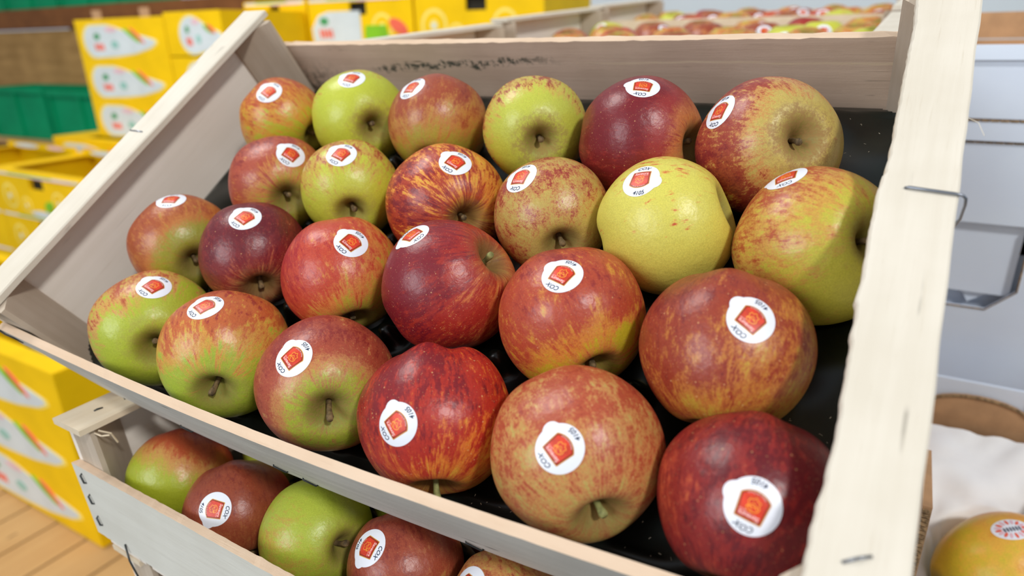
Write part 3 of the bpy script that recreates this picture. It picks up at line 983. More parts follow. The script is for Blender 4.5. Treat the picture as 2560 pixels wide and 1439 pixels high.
def make_apple(key, data, frame, group):
    c, R, ax, stk = data
    Bm = basis(ax)
    mat4 = frame @ Matrix.Translation(c) @ Bm.to_4x4()
    BT = Bm.transposed()
    R = R * 1.012
    vs, fs = apple_geo(R, KEYSEED[key], lobes=LOBES.get(key, 0.009), lump=LUMP.get(key, 0.016))
    P = COLS[key]
    spot = SPOTS.get(key)
    if spot: spot = (tuple(BT @ spot[0]), spot[1], spot[2])
    m = skin_mat('apple_skin_' + key, *P[:5], tuple(BT @ P[5]), *P[6:], seed=KEYSEED[key], spot=spot)
    root = empty('apple', mat4)
    tag(root, LABELS[key][0], 'apple', group)
    body = mesh_obj('body', vs, fs, [m], None, root, True)
    # stem
    L = STEMLEN.get(key, 0.012)
    rr = random.Random(KEYSEED[key])
    z0 = R * 0.52
    bx, by = rr.uniform(-.25, .25), rr.uniform(-.25, .25)
    pts = [(bx * L * q * q, by * L * q * q, z0 + L * q) for q in (0, .2, .45, .7, .9, 1.0)]
    s = MB()
    s.tube(pts, 0.001, 9, 0, [0.0020, 0.0014, 0.0013, 0.0014, 0.0019, 0.0015])
    s.build('stem', M_STEMG if key in ('D4', 'D5', 'C4') else M_STEM, root, smooth=True)
    # dried calyx
    s = MB()
    zb = -R * 0.965 * 0.78
    for k in range(5):
        a = k * 2 * PI / 5
        s.tube([(0, 0, zb + 0.001), (0.0025 * math.cos(a), 0.0025 * math.sin(a), zb - 0.0015), (0.0018 * math.cos(a + .3), 0.0018 * math.sin(a + .3), zb - 0.004)], 0.0006, 4)
    s.build('calyx', M_STEM, root)
    if stk:
        bvh = BVHTree.FromPolygons(vs, fs)
        make_sticker(root, bvh, (BT @ Vector(stk[0])).normalized(), (BT @ Vector(stk[1])).normalized(), R)
    return root


for k, d in UPPER.items():
    make_apple(k, d, F_UP, 'apples in the tilted upper crate')
for k, d in LOWER.items():
    make_apple(k, d, F_LOW, 'apples in the lower crate')


# ------------------------------------------------------------------ moulded trays under the fruit
def tray(frame, apples, W, D, label, name='moulded_tray', flange=0.009):
    nx, ny = 200, 120
    knobs = []
    cs = [(c[0], c[1]) for (c, R_, a_, k_) in apples]
    for i in range(len(cs)):
        for j in range(i):
            for k in range(j):
                tri = (cs[i], cs[j], cs[k])
                if all(math.dist(tri[a], tri[(a + 1) % 3]) < 0.092 for a in range(3)):
                    knobs.append((sum(p[0] for p in tri) / 3, sum(p[1] for p in tri) / 3))
    vs = []
    x0, x1, y0, y1 = 0.0015, W - 0.0015, 0.0015, D - 0.0015
    for j in range(ny + 1):
        for i in range(nx + 1):
            x = x0 + (x1 - x0) * i / nx
            y = y0 + (y1 - y0) * j / ny
            edge = min(x - x0, x1 - x, y - y0, y1 - y)
            z = flange + 0.0025 * math.sin(x * 88) * math.sin(y * 96)
            z += 0.0012 * noise.noise(Vector((x * 40, y * 40, 1)))
            for kx, ky in knobs:
                q = ((x - kx) ** 2 + (y - ky) ** 2) / 0.0062 ** 2
                if q < 4: z += 0.013 * math.exp(-q * q)
            if edge < 0.008: z = flange * (0.55 + 0.45 * edge / 0.008)
            for (c, R, ax, stk) in apples:
                d2 = (x - c[0]) ** 2 + (y - c[1]) ** 2
                Re = R + 0.0016
                if d2 < (Re * 0.97) ** 2:
                    zc = c[2] - math.sqrt(Re * Re - d2)
                    z = min(z, zc)
            z = max(z, -0.0046)
            # keep clear of the corner posts
            vs.append((x, y, z))
    fs = []
    for j in range(ny):
        for i in range(nx):
            a = j * (nx + 1) + i
            cx = (vs[a][0] + vs[a + 1][0]) / 2
            cy = (vs[a][1] + vs[a + nx + 1][1]) / 2
            ex, ey = min(cx, W - cx), min(cy, D - cy)
            if ex + ey < 0.031: continue
            fs.append((a, a + 1, a + nx + 2, a + nx + 1))
    o = mesh_obj(name, vs, fs, [M_TRAY], None, None, True)
    o.matrix_world = frame
    tag(o, label, 'tray')
    return o


tray(F_UP, list(UPPER.values()), 0.5, 0.29, 'dark plastic tray with hollows lining the tilted crate')
tray(F_LOW, list(LOWER.values()), 0.38, 0.29, 'dark plastic tray lining the lower crate, almost covered by apples')

# wood crumbs scattered on the upper tray
mb = MB()
rr = random.Random(3)
bvt = None
for (cx, cy, n, s_) in ((0.475, 0.075, 26, 0.012), (0.425, 0.010, 26, 0.016), (0.350, 0.004, 18, 0.012), (0.475, 0.19, 26, 0.016), (0.47, 0.255, 14, 0.014), (0.29, 0.012, 12, 0.010)):
    for _ in range(n):
        x, y = rr.gauss(cx, s_), rr.gauss(cy, s_ * 0.8)
        if not (0.003 < x < 0.497 and 0.003 < y < 0.287): continue
        z = 0.0135
        a = rr.uniform(0, PI)
        L = rr.uniform(0.0003, 0.0013)
        w = rr.uniform(0.00008, 0.0002)
        dx, dy = math.cos(a) * L / 2, math.sin(a) * L / 2
        px, py = -math.sin(a) * w, math.cos(a) * w
        mb.add([(x - dx - px, y - dy - py, z), (x + dx - px, y + dy - py, z), (x + dx + px, y + dy + py, z), (x - dx + px, y - dy + py, z),
                (x - dx, y - dy, z + w), (x + dx, y + dy, z + w)], [(0, 1, 5, 4), (1, 2, 5), (2, 3, 4, 5), (3, 0, 4), (0, 3, 2, 1)])
o = mb.build('wood_crumbs', M_SPL)
o.matrix_world = F_UP
tag(o, 'pale wood crumbs and splinters scattered on the dark tray', 'crumbs', kind='stuff')

# ------------------------------------------------------------------ apple crates behind (small, out of focus)
BVARS = []
pal = [((200, 190, 70), (216, 150, 70), (196, 76, 54), (150, 40, 44), .35), ((200, 190, 70), (206, 120, 60), (176, 52, 50), (130, 28, 40), .75), ((210, 214, 70), (214, 190, 80), (190, 90, 60), (150, 60, 50), .05),
       ((200, 150, 70), (196, 120, 66), (160, 70, 50), (130, 50, 44), .5), ((216, 150, 60), (222, 110, 60), (200, 62, 50), (150, 40, 44), .6)]
for i, (g_, m_2, r_, d_, b_) in enumerate(pal):
    mat = skin_mat('far_apple_skin_%d' % i, g_, m_2, r_, d_, b_, (0.2, 0.3, 0.9), .2, .1, .15, .25, .08, .1, .2, seed=400 + i)
    vs, fs = apple_geo(0.034, 900 + i, 24, 32)
    BVARS.append((mat, vs, fs))
protos = []
for i, (mat, vs, fs) in enumerate(BVARS):
    me = bpy.data.meshes.new('body')
    me.from_pydata([tuple(v) for v in vs], [], fs)
    me.materials.append(mat)
    me.polygons.foreach_set('use_smooth', [True] * len(me.polygons))
    bvh = BVHTree.FromPolygons(vs, fs)
    tmp = empty('apple', Matrix.Identity(4))
    w, p = make_sticker(tmp, bvh, Vector((0.75, 0.1, 0.55)).normalized(), Vector((0, 1, 0)), 0.034)
    protos.append((me, w, p, tmp))

F_B = []
ORD = ['first', 'second', 'third']
for ci, (yy, zz) in enumerate(((0.283, 0.128), (0.598, 0.153), (0.913, 0.176))):
    a = math.radians(3.7)
    Fm = Matrix.Translation((0.0, yy, zz)) @ Matrix.Rotation(a, 4, 'X')
    F_B.append(Fm)
    crate(Fm, 'blurred wooden apple crate, %s one behind the tilted crate' % ORD[ci], W=0.475, detail=False, front=W_RAW, back=W_RAW, group='wooden crates behind')
    rr = random.Random(ci + 20)
    for row in range(4):
        for k in range(6):
            x = 0.055 + k * 0.0725 + (0.0 if row % 2 else 0.028)
            x = min(x, 0.475 - 0.037)
            y = 0.036 + row * 0.070
            vi = rr.choice([0, 0, 1, 2, 3, 4, 0])
            me, w, p, tmp = protos[vi]
            root = empty('apple', Fm @ Matrix.Translation((x, y, 0.027)) @ Matrix.Rotation(rr.uniform(-1.9, -0.7), 4, 'Z') @ Matrix.Rotation(rr.uniform(-.3, .3), 4, 'Y'))
            desc = ['orange-red', 'dark red', 'yellow-green', 'brownish', 'bright red'][vi]
            tag(root, 'blurred %s apple, %s from the left in row %s of the %s crate behind' % (desc, ['first', 'second', 'third', 'fourth', 'fifth', 'sixth'][k], ['one', 'two', 'three', 'four'][row], ORD[ci]), 'apple', 'apples in the %s crate behind, row %s' % (ORD[ci], ['one', 'two', 'three', 'four'][row]))
            b_ = bpy.data.objects.new('body', me)
            COL.objects.link(b_)
            b_.parent = root
            if rr.random() < 0.8:
                w2 = w.copy()
                COL.objects.link(w2)
                w2.parent = root
                p2 = p.copy()
                COL.objects.link(p2)
                p2.parent = w2
for me, w, p, tmp in protos:
    bpy.data.objects.remove(p)
    bpy.data.objects.remove(w)
    bpy.data.objects.remove(tmp)


# ------------------------------------------------------------------ yellow fruit cartons
def teardrop(L, H, n=28):
    """fat round head left, point right and low"""
    pts = []
    for i in range(n):
        a = PI / 2 + PI * i / (n - 1)
        pts.append((H * 0.5 + 0.55 * H * math.cos(a) - L / 2 + 0.05 * H, H * 0.5 * math.sin(a)))
    pts += [(-L * 0.05, -H * 0.46), (L * 0.2, -H * 0.38), (L * 0.42, -H * 0.22), (L * 0.5, -H * 0.08), (L * 0.49, H * 0.02), (L * 0.36, H * 0.12), (L * 0.16, H * 0.24), (-L * 0.02, H * 0.42), (-L * 0.15, H * 0.5)]
    return pts


def ell(cx, cy, a, b, rot=0, n=18):
    return [(cx + a * math.cos(2 * PI * k / n) * math.cos(rot) - b * math.sin(2 * PI * k / n) * math.sin(rot),
             cy + a * math.cos(2 * PI * k / n) * math.sin(rot) + b * math.sin(2 * PI * k / n) * math.cos(rot)) for k in range(n)]


def carton_label(root, cx, cz, L, H, y):
    """printed label on the -y face: pale teardrop, fruit shapes, illegible smudged wordmark"""
    def put(poly, mi, d, parts):
        parts.prism([(cx + p[0], cz + p[1]) for p in poly], 'y', y - d, y + 0.0004 - 0.0 * d, mi)
    p_ = MB()
    td = teardrop(L, H)
    put([(x * 1.06, y_ * 1.1) for x, y_ in td], 1, 0.0008, p_)
    put(td, 0, 0.0016, p_)
    put(ell(-L * .30, H * .16, L * .045, H * .10), 3, 0.0024, p_)
    for k in range(4):
        put(ell(-L * .34 + k * L * .035, -H * .17, L * .014, H * .12, .2), 5, 0.0024, p_)
    put(ell(-L * .06, -H * .10, L * .055, H * .12), 4, 0.0024, p_)
    put(ell(-L * .08, H * .36, L * .09, H * .08), 6, 0.0020, p_)
    put(ell(L * .20, H * .16, L * .12, H * .07, -.5), 2, 0.0024, p_)
    put(ell(L * .27, H * .16, L * .11, H * .06, -.6), 5, 0.0030, p_)
    o = p_.build('printed_label', [M_LBL, M_LYEL, M_GRN, M_DGRN, M_TEAL, M_RED, M_PINK], root)
    return o


def carton(x0, x1, y0, y1, z0, z1, label, group, hole=False, lbl=True, opened=False, art2=False, rot=0.0):
    W, D, H = x1 - x0, y1 - y0, z1 - z0
    root = empty('yellow_carton', Matrix.Translation((x0, y0, z0)) @ Matrix.Rotation(rot, 4, 'Z'))
    tag(root, label, 'carton', group)
    t = 0.006
    b = MB()
    g = 0.0015
    # front panel, with a hand hole when asked
    if hole:
        hx0, hx1, hz0, hz1 = W * .42, W * .58, H * .66, H * .90
        b.box((0, 0, g), (hx0, t, H - g))
        b.box((hx1, 0, g), (W, t, H - g))
        b.box((hx0, 0, g), (hx1, t, hz0))
        b.box((hx0, 0, hz1), (hx1, t, H - g))
    else:
        b.box((0, 0, g), (W, t, H - g))
    b.box((0, D - t, g), (W, D, H - g))
    b.box((0, t, g), (t, D - t, H - g), 0)
    b.box((W - t, t, g), (W, D - t, H - g), 0)
    b.box((t, t, g), (W - t, D - t, g + t), 1)
    b.build('body', [M_YEL, M_CARDIN], root)
    # folded flaps / lid lips round the opening
    f = MB()
    lip = 0.06 if opened else D / 2 - 0.01
    f.box((0.001, 0.0, H - g), (W - 0.001, 0.045, H - g + 0.003))
    f.box((0.001, D - 0.045, H - g), (W - 0.001, D, H - g + 0.003))
    f.box((0.001, 0.045, H - g), (lip if not opened else 0.04, D - 0.045, H - g + 0.003))
    f.box((W - 0.04, 0.045, H - g), (W - 0.001, D - 0.045, H - g + 0.003))
    if opened and art2:
        f.box((0.02, D - 0.0456, H + 0.002), (W - 0.02, D - 0.043, H + 0.030), 0)
        f.prism(ell(W * .3, H + 0.016, 0.10, 0.010), 'y', D - 0.0466, D - 0.0457, 1)
        f.prism(ell(W * .7, H + 0.017, 0.07, 0.008), 'y', D - 0.0466, D - 0.0457, 2)
    f.build('folded_rim', [M_YEL, M_LBL, M_PINK], root)
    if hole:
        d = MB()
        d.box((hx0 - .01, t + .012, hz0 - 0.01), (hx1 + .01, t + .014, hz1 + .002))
        d.build('hole_shade_sheet', [M_HOLE], root)  # added dark sheet standing in for the shade behind the hand hole
    if lbl:
        if W < 0.45:
            carton_label(root, W * 0.62, H * 0.47, W * 1.02 * 0.72, H * 0.84, 0.0)
        else:
            carton_label(root, W * 0.5 - 0.01, H * 0.47, W * 0.80, H * 0.78, 0.0)
    if art2:
        p_ = MB()
        def put(poly, mi, d):
            p_.prism([(p[0], p[1]) for p in poly], 'y', -d, 0.0004, mi)
        # orange rings, leaf and stripe print
        for (cx, cz, r) in ((W * .16, H * .42, H * .30), (W * .34, H * .25, H * .2), (W * .72, H * .42, H * .26)):
            put(ell(cx, cz, r, r, 0, 28), 1, 0.0008)
            put(ell(cx, cz, r * .78, r * .78, 0, 28), 0, 0.0014)
            put(ell(cx, cz, r * .35, r * .35, 0, 20), 1, 0.0020)
            put(ell(cx, cz, r * .18, r * .18, 0, 14), 4, 0.0026)
        put(ell(W * .60, H * .30, W * .05, H * .12, .4), 2, 0.0030)
        put([(0.01, H * .93), (W - .01, H * .93), (W - .01, H * .985), (0.01, H * .985)], 4, 0.0012)
        put([(W * .2, H * .965), (W * .7, H * .965), (W * .7, H * .99), (W * .2, H * .99)], 2, 0.0018)
        put([(W * .5, H * .92), (W * .9, H * .92), (W * .9, H * .945), (W * .5, H * .945)], 3, 0.0022)
        put(ell(W * .50, H * .08, W * .13, H * .08, .0), 4, 0.0012)
        if art2 == 'block':
            put([(W * .04, H * .10), (W * .03, H * .42), (W * .10, H * .66), (W * .20, H * .74), (W * .52, H * .74), (W * .52, H * .10)], 4, 0.0034)
            put(ell(W * .16, H * .56, W * .045, H * .08), 6, 0.0042)
            for k in range(4):
                put(ell(W * .12 + k * W * .035, H * .32, W * .014, H * .10, .2), 5, 0.0042)
            put([(W * .56, H * .18), (W * .56, H * .46), (W * .76, H * .46), (W * .78, H * .2)], 2, 0.0034)
            put(ell(W * .87, H * .42, W * .09, H * .12, -.5), 5, 0.0036)
        p_.build('printed_fruit', [M_YEL, M_LYEL, M_GRN, M_PINK, M_LBL, M_RED, M_DGRN], root)
    return root


POS = ['top', 'second from top', 'third from top', 'fourth from top']
# near left stack
z = -0.452
for k in range(3):
    for c_ in range(2):
        x1 = -1.02 - 0.602 * c_
        carton(x1 - 0.6, x1, 0.40, 0.80, z - 0.156, z, 'yellow carton with pale teardrop label, near lower left stack, %s%s' % (POS[k], '' if c_ == 0 else ', outer column'), 'yellow cartons in the near left stack', opened=(k == 0))
    z -= 0.156
# carton fronts with hand hole, left of the picture
for c_, (xa, lb) in enumerate(((-2.50, 'carton with dark hand hole and fruit rings, seen left of the crate'), (-3.105, 'carton with fruit rings at the left picture edge'))):
    carton(xa, xa + 0.60, 1.0, 1.38, -0.385, -0.227, 'yellow ' + lb + ', top layer', 'yellow cartons printed with fruit rings', hole=True, lbl=False, opened=True, art2=True)
    carton(xa, xa + 0.60, 1.0, 1.38, -0.542, -0.386, 'yellow ' + lb + ', layer below', 'yellow cartons printed with fruit rings', hole=True, lbl=False, art2=True)
    carton(xa, xa + 0.60, 1.0, 1.38, -0.699, -0.543, 'yellow ' + lb + ', third layer', 'yellow cartons printed with fruit rings', hole=True, lbl=False, art2=True)
    carton(xa, xa + 0.60, 1.0, 1.38, -0.856, -0.700, 'yellow ' + lb + ', fourth layer', 'yellow cartons printed with fruit rings', hole=True, lbl=False, art2=True)
# back left stack: two columns
z = 0.302
for k in range(3):
    c__ = carton(-2.62, -2.02, 1.50, 1.90, z - 0.16, z, 'yellow carton in the tall back left stack, left column, %s' % POS[k], 'yellow cartons in the back left stack')
    if k == 0: TOPC = c__
    carton(-2.015, -1.69, 1.50, 1.90, z - 0.155 + 0.012, z + 0.012, 'yellow carton end in the back left stack, right column, %s' % POS[k], 'yellow carton ends in the back left stack')
    z -= 0.16
carton(-2.88, -2.20, 1.43, 1.83, -0.345, -0.182, 'yellow carton jutting out under the back left stack', 'yellow cartons in the back left stack')
z = -0.347
for k in range(3):
    carton(-2.80, -2.20, 1.46, 1.86, z - 0.17, z, 'yellow carton low in the back left stack, %s' % POS[k], 'yellow cartons in the back left stack')
    carton(-2.195, -1.69, 1.50, 1.90, z - 0.17, z, 'yellow carton low in the back stack, right column, %s' % POS[k], 'yellow cartons in the back left stack')
    z -= 0.17
carton(-2.195, -1.69, 1.50, 1.90, -0.345, -0.182, 'yellow carton half way down the right column of the back left stack', 'yellow cartons in the back left stack')
b = MB()
for xa in (0.14, 0.46):
    b.box((xa, 0.002, 0.1615), (xa + 0.06, 0.006, 0.195))
b.build('cardboard_tab', M_KRAFT, TOPC)
# back centre row
zt_ = 0.3595
HC = 0.1925
for i, (xa, xb) in enumerate(((-2.05, -1.685), (-1.675, -1.150), (-1.140, -0.608))):
    side = ['left', 'middle', 'right'][i]
    for k in range(7):
        z1 = zt_ - HC * k
        carton(xa, xb, 1.91, 2.29, z1 - HC + 0.001, z1, 'yellow carton with a dark hand hole behind the back board, %s column of three' % side if k == 0 else
               'yellow carton low in the back centre row, %s column, layer %s from the top' % (side, ['', 'two', 'three', 'four', 'five', 'six', 'seven'][k]),
               'yellow cartons in the back centre row', hole=True, lbl=False, art2='block' if i == 1 else True)

# ------------------------------------------------------------------ pallets
def pallet(x0, y0, L, D, z, n, label, gap=0.008):
    root = empty('wooden_pallet', Matrix.Translation((x0, y0, z)))
    tag(root, label, 'pallet', 'wooden pallets on the floor')
    w = L / n
    base = None
    for i in range(n):
        b = MB()
        x = i * w
        b.box((x, 0, -0.018 - 0.001 * (i % 2)), (x + w - gap, D, 0))
        b.build('deck_board', W_PALLET, root)
    for j in range(3):
        b = MB()
        b.box((0, j * (D - 0.08) / 2, -0.045), (L, j * (D - 0.08) / 2 + 0.08, -0.0195))
        b.build('skid', W_BROWN, root)
    return root


pallet(-2.25, -0.35, 1.55, 1.25, -0.9225, 12, 'light pine pallet on the floor under the near yellow stack')
pallet(-3.2, 0.95, 1.5, 0.94, -0.9205 - 0.002, 10, 'pine pallet under the yellow cartons further back')

# ------------------------------------------------------------------ brown timber bin, green plastic crates at far left
root = empty('timber_bin', Matrix.Translation((-5.6, 2.33, -0.95)))
tag(root, 'brown weathered timber bin behind the yellow stack, far left', 'bin')
for k in range(4):
    b = MB()
    b.box((0, 0, 0.005 + k * 0.31), (2.9, 0.03, 0.3145 + k * 0.31))
    b.build('plank', W_BROWN, root)
for x in (0, 1.35, 2.78):
    b = MB()
    b.box((x, 0.032, 0), (x + 0.10, 0.12, 1.27))
    b.build('upright', W_BROWN, root)
b = MB()
b.box((0, -0.02, 1.258), (4.6, 0.10, 1.375))
b.build('top_beam', W_RED, root)
b = MB()
b.box((2.92, 0.035, 0.0), (4.6, 0.06, 1.27))
b.build('dark_side_panel', W_RED, root)


def green_crate(x, y, z, W, D, H, label, rot=0):
    root = empty('green_plastic_crate', Matrix.Translation((x, y, z)) @ Matrix.Rotation(rot, 4, 'Z'))
    tag(root, label, 'crate', 'green plastic crates at the far left')
    b = MB()
    b.box((0, 0, 0), (W, D, 0.01))
    b.box((0, 0, 0.01), (W, 0.012, H))
    b.box((0, D - 0.012, 0.01), (W, D, H))
    b.box((0, 0.012, 0.01), (0.012, D - 0.012, H))
    b.box((W - 0.012, 0.012, 0.01), (W, D - 0.012, H))
    b.build('body', M_GREENP, root)
    r_ = MB()
    r_.box((-0.012, -0.014, H - 0.03), (W + 0.012, -0.001, H + 0.004))
    r_.build('rim', M_GREENP, root)
    n = 3
    for i in range(n):
        q = MB()
        q.box((i * (W - 0.02) / (n - 1), -0.012, 0.01), (i * (W - 0.02) / (n - 1) + 0.02, -0.001, H - 0.031))
        q.build('rib', M_GREENP, root)
    return root


green_crate(-4.60, 1.95, -0.335, 0.62, 0.3, 0.30, 'green plastic crate at the left edge, in front of the timber bin', 0.05)
green_crate(-3.93, 1.98, -0.335, 0.62, 0.3, 0.29, 'green plastic crate just left of the yellow back stack', 0.02)
green_crate(-5.5, 2.32, 0.427, 0.62, 0.4, 0.25, 'green plastic crate on the timber bin, left one', 0)
green_crate(-4.85, 2.32, 0.427, 0.62, 0.4, 0.25, 'green plastic crate on the timber bin, middle one', 0)
green_crate(-4.20, 2.32, 0.427, 0.62, 0.4, 0.25, 'green plastic crate on the timber bin, right one', 0)
root = empty('wooden_stand', Matrix.Translation((-4.75, 1.90, -0.95)))
tag(root, 'low wooden stand carrying the green crates', 'stand')
b = MB(); b.box((0, 0, 0.58), (1.6, 0.36, 0.612)); b.build('top_board', W_PALLET, root)
for lx in (0.0, 1.52):
    b = MB(); b.box((lx, 0.02, 0), (lx + 0.08, 0.34, 0.579)); b.build('side_leg', W_PALLET, root)

# ------------------------------------------------------------------ white cartons on the right
def white_carton(x, y, z, W, D, H, label, hole=False, backflap=False):
    root = empty('white_carton', Matrix.Translation((x, y, z)))
    tag(root, label, 'carton', 'white cartons on the right')
    t = 0.005
    b = MB()
    if hole:
        hx0, hx1, hz0, hz1 = 0.012, 0.095, 0.080, 0.160
        c = 0.020
        # octagonal cut: build the front round it
        b.box((0.005, 0, 0), (hx0, t, H))
        b.box((hx1, 0, 0), (W, t, H))
        b.prism([(hx0, 0), (hx1, 0), (hx1, hz0 + c), (hx1 - c, hz0), (hx0 + c * .2, hz0), (hx0, hz0 + c)], 'y', 0, t)
        b.box((hx0, 0, hz1), (hx1, t, H))
    else:
        b.box((0.005, 0, 0), (W, t, H))
    b.box((0.005, D - t, 0), (W, D, H), 1)
    b.box((0.005, t, 0), (0.005 + t, D - t, H), 0)
    b.box((W - t, t, 0), (W, D - t, H), 0)
    b.box((0.005 + t, t, 0), (W - t, D - t, t), 1)
    b.build('body', [M_WHITE, M_KRAFT], root)
    if hole:
        f = MB()
        # pushed-in flap hanging behind the hole, and its bent corner
        f.box((0.008, t + 0.0015, hz0 + 0.013), (hx1 - 0.004, t + 0.0050, H * 0.80))
        f.prism([(hx1 - 0.034, hz0 + 0.002), (hx1 - 0.006, hz0 + 0.022), (hx1 - 0.004, hz0 + 0.032), (hx1 - 0.040, hz0 + 0.012)], 'y', t + 0.0052, t + 0.010)
        f.box((0.008, t + 0.012, hz0 - 0.02), (hx1 + 0.01, t + 0.014, hz0 + 0.05))
        f.build('hand_hole_flap', M_WHITE, root)
        e = MB()
        e.tube([(hx0, -0.0003, hz0), (hx1 - c, -0.0003, hz0), (hx1, -0.0003, hz0 + c), (hx1, -0.0003, hz1 - 0.002)], 0.0007, 6)
        e.build('cut_edge', M_KRAFTE, root)
    e = MB()
    n = 60
    for i in range(n):
        xa = 0.005 + (W - 0.005) * i / n
        xb = 0.005 + (W - 0.005) * (i + 0.86) / n
        e.box((xa, -0.0008, H - 0.0002), (xb, t * .9, H + 0.0012))
    o = e.build('fluted_edge', M_KRAFTE, root)
    tag(o, kind='stuff')
    return root


wc = white_carton(0.50, 0.50, -0.113, 0.42, 0.36, 0.2305, 'lower white carton with an octagonal hand hole, right of the crate', True)
wc2 = white_carton(0.50, 0.497, 0.1195, 0.42, 0.36, 0.0165, 'thin white carton lid edge between the two right hand cartons')
wc3 = white_carton(0.50, 0.503, 0.1375, 0.42, 0.36, 0.058, 'upper white carton with brown inside showing at the top right')
b = MB()
b.box((0.005, -0.004, 0.048), (0.42, 0.006, 0.060))
b.build('folded_rim', M_WHITE, wc3)
b = MB()
b.box((0.005, 0.356, 0.0595), (0.02, 0.361, 0.080))
b.box((0.02, 0.356, 0.0595), (0.42, 0.361, 0.090))
b.build('back_flap', M_KRAFT, wc3)
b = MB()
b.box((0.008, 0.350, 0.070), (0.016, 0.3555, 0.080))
b.build('flap_slot', M_HOLE, wc3)  # dark block painting in the shade of the slot

# open carton below with tissue paper and mangoes
root = empty('open_fruit_carton', Matrix.Translation((0.50, 0.27, -0.26)))
tag(root, 'open white and brown fruit carton at lower right, lined with white tissue', 'carton')
W2, D2, H2 = 0.45, 0.205, 0.165
b = MB()
b.box((0.035, 0, 0), (W2, 0.005, 0.06))
b.box((0.035, 0.005, 0), (W2, D2, 0.005))
b.box((W2 - 0.005, 0.005, 0.005), (W2, D2 - 0.005, 0.15))
b.box((0.030, 0.0, 0), (0.035, D2, 0.14))
b.build('body', [M_KRAFT], root)
# back wall with a rounded hand hole cut from the top edge of the kraft layer
b = MB()
arcp = []
for i in range(13):
    a = PI - PI * i / 12
    arcp.append((0.082 + 0.040 * math.cos(a), 0.140 + 0.0165 * math.sin(a)))
poly = [(0.035, 0.0), (W2, 0.0), (W2, 0.170), (0.124, 0.170), (0.124, 0.150)] + [(p[0], p[1] + 0.004) for p in reversed(arcp)] + [(0.035, 0.135)]
b.prism(poly, 'y', D2 - 0.025, D2 - 0.020)
b.build('back_wall', M_KRAFT, root)
b = MB()
b.box((0.01, D2 - 0.018, 0.10), (0.122, D2 - 0.014, 0.171))
b.build('white_outer_flap', M_WHITE, root)
b = MB()
b.tube([(p[0], D2 - 0.0255, p[1] + 0.004) for p in arcp], 0.0014, 6)
b.build('cut_edge', M_KRAFTE, root)

# divider corner of brown board standing between crate and tissue
root = empty('cardboard_corner', Matrix.Translation((0.5315, 0.213, -0.20)))
tag(root, 'narrow brown corrugated cardboard edge beside the right rail, lower right', 'cardboard')
b = MB()
b.box((0.0, 0.0, 0.0), (0.0055, 0.07, 0.132))
b.build('panel', M_KRAFT, root)
b = MB()
for i in range(40):
    b.box((0.0004, -0.0016, 0.001 + i * 0.00325), (0.0050, -0.0002, 0.0034 + i * 0.00325))
tag(b.build('corrugation', M_KRAFTE, root), kind='stuff')

# tissue paper
nx, ny = 60, 40
vs = []
for j in range(ny + 1):
    for i in range(nx + 1):
        u, v = i / nx, j / ny
        x = 0.545 + 0.34 * u
        y = 0.285 + 0.155 * v
        z = -0.215 + 0.085 * v ** 1.3 + 0.010 * noise.noise(Vector((x * 18, y * 18, 3))) + 0.012 * abs(noise.noise(Vector((x * 34, y * 34, 7))))
        for mx, my, mz, mr in ((0.606, 0.328, -0.185, 0.053), (0.672, 0.372, -0.160, 0.049)):
            d2 = (x - mx) ** 2 + (y - my) ** 2
            if d2 < mr * mr:
                z = min(z, mz - math.sqrt(mr * mr - d2))
        z = max(z, -0.2535)
        vs.append((x, y, z))
fs = [(j * (nx + 1) + i, j * (nx + 1) + i + 1, (j + 1) * (nx + 1) + i + 1, (j + 1) * (nx + 1) + i) for j in range(ny) for i in range(nx)]
o = mesh_obj('tissue_paper', vs, fs, [M_PAPER], None, None, True)
tag(o, 'creased white tissue paper lining the open carton at lower right', 'paper')


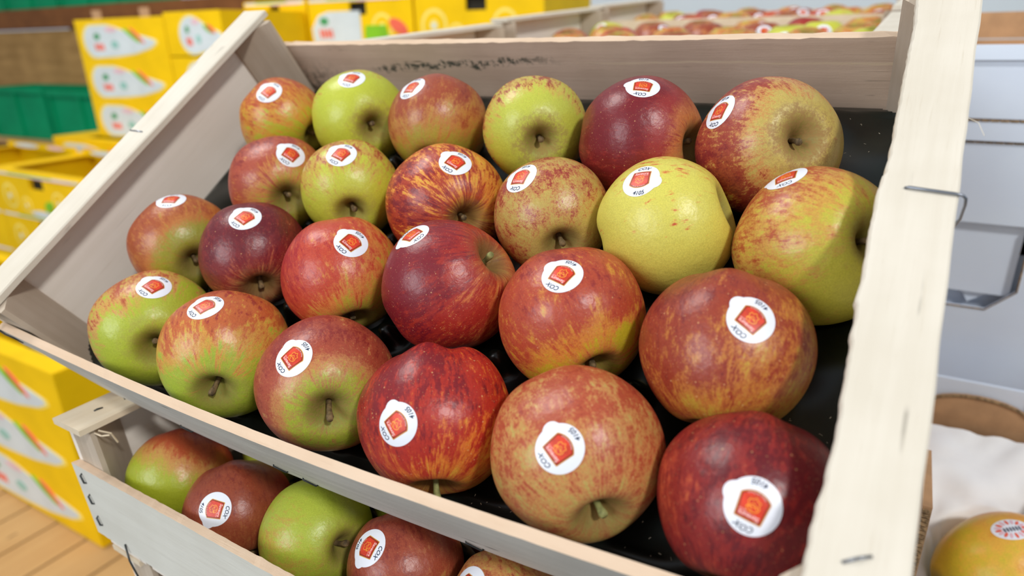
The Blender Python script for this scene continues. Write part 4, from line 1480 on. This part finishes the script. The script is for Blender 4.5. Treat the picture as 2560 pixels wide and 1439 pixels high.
def mango(c, s, axdir, label, sticker=False):
    rr = random.Random(len(label))
    vs, fs = apple_geo(s, 77, 36, 48, lobes=0.0, dep=0.12, sig=0.2, lump=0.03)
    vs = [Vector((v.x, v.y * 0.92, v.z * 1.12)) for v in vs]
    Bm = basis(axdir)
    root = empty('mango', Matrix.Translation(c) @ Bm.to_4x4())
    tag(root, label, 'mango', 'yellow-orange mangoes at lower right')
    d = tuple(Bm.transposed() @ Vector((0.8, 0.2, 0.1)).normalized())
    m = skin_mat('mango_skin', (222, 196, 50), (246, 190, 70), (246, 170, 70), (236, 140, 60), 0.55, d, .35, .25, .0, .2, .04, .1, .1, seed=5)
    mesh_obj('body', vs, fs, [m], None, root, True)
    s_ = MB()
    s_.tube([(0, 0, s * 0.95), (0.001, 0, s * 1.03), (0.002, 0, s * 1.06)], 0.003, 8)
    s_.build('stem', M_STEM, root, smooth=True)
    if sticker:
        bvh = BVHTree.FromPolygons(vs, fs)
        n = (Bm.transposed() @ Vector((-0.10, -0.12, 0.99))).normalized()
        h = bvh.ray_cast(n * 0.2, -n)
        nn = h[1]
        u = (Bm.transposed() @ Vector((0.9, 0.5, 0)))
        u = (u - nn * u.dot(nn)).normalized()
        r = u.cross(nn)
        w = MB(); q = MB()
        def put(mbx, poly, mi, lift):
            out = []
            for x, y in poly:
                p = h[0] + r * x + u * y
                hh = bvh.ray_cast(p + nn * 0.03, -nn)
                out.append(hh[0] + nn * lift)
            n_ = len(out)
            mbx.add(out, [tuple(range(n_))], mi)
        v_, f_ = rings(lambda ph: 1, 5, 32)
        out = []
        for x, y in v_:
            hh = bvh.ray_cast(h[0] + r * x * 0.0095 + u * y * 0.0135 + nn * 0.03, -nn)
            out.append(hh[0] + nn * 0.0002)
        w.add(out, f_, 0)
        so = w.build('sticker', [M_SW], root, smooth=True, recalc=False)
        for k in range(16):
            a = 2 * PI * k / 16
            put(q, ell(0.0062 * math.cos(a), 0.0090 * math.sin(a), 0.0011, 0.0024, a - PI / 2, 8), k % 2, 0.0004)
        for k in range(6):
            put(q, ell(0.0005, -0.0052 + 0.0021 * k, 0.0022, 0.0007, 0, 8), 2, 0.0004)
        q.build('sticker_print', [M_RED, M_PINK, M_SINK], so, recalc=False)
    return root


mango((0.606, 0.328, -0.185), 0.046, (-0.75, -0.45, -0.3), 'yellow-orange mango with a round sticker on top, bottom right', True)
mango((0.672, 0.372, -0.160), 0.042, (0.4, -0.6, 0.5), 'orange mango behind the stickered one, at the right picture edge')

# ------------------------------------------------------------------ display tables and rack carrying the crates
def table(x0, x1, y0, y1, ztop, label):
    root = empty('display_table', Matrix.Translation((x0, y0, -0.99)))
    tag(root, label, 'table')
    H = ztop + 0.99
    b = MB(); b.box((0, 0, H - 0.028), (x1 - x0, y1 - y0, H)); b.build('table_top', W_PALLET, root)
    for x in (0.02, x1 - x0 - 0.07):
        for y in (0.02, y1 - y0 - 0.07):
            b = MB(); b.box((x, y, 0.0), (x + 0.05, y + 0.05, H - 0.0285)); b.build('leg', W_PALLET, root)


table(0.075, 0.49, 0.0, 1.26, -0.212, 'plain wooden display table under the stacked apple crates')
table(0.50, 1.06, 0.20, 1.00, -0.262, 'lower wooden display table under the white and brown cartons')
root = empty('timber_rack', Matrix.Translation((0, 0, 0)))
tag(root, 'timber rack propping up the blurred crates behind', 'rack')
for yy, zz in ((0.283, 0.128), (0.598, 0.153), (0.913, 0.176)):
    for dy in (0.04, 0.22):
        zt2 = zz - 0.0105 + (dy) * math.tan(math.radians(3.7))
        b = MB(); b.box((0.02, yy + dy, zt2 - 0.022), (0.455, yy + dy + 0.03, zt2 - 0.001)); b.build('crossbar', W_PALLET, root)
        for x in (0.085, 0.42):
            b = MB(); b.box((x, yy + dy, -0.2115), (x + 0.03, yy + dy + 0.03, zt2 - 0.0225)); b.build('upright', W_PALLET, root)
for y in (0.13, 0.20):
    for x in (0.455,):
        ztop = y * math.tan(TILT) - 0.0135
        b = MB(); b.box((x, y, -0.2115), (x + 0.03, y + 0.025, ztop)); b.build('prop', W_PALLET, root)
root = empty('cardboard_box', Matrix.Translation((0.515, 0.50, -0.2615)))
tag(root, 'plain brown cardboard box under the white cartons', 'box')
b = MB(); b.box((0, 0.005, 0), (0.40, 0.35, 0.1475)); b.build('body', M_KRAFT, root)
b = MB(); b.box((0, 0.17, 0.1476), (0.40, 0.18, 0.1483)); b.build('tape', M_LBL, root)
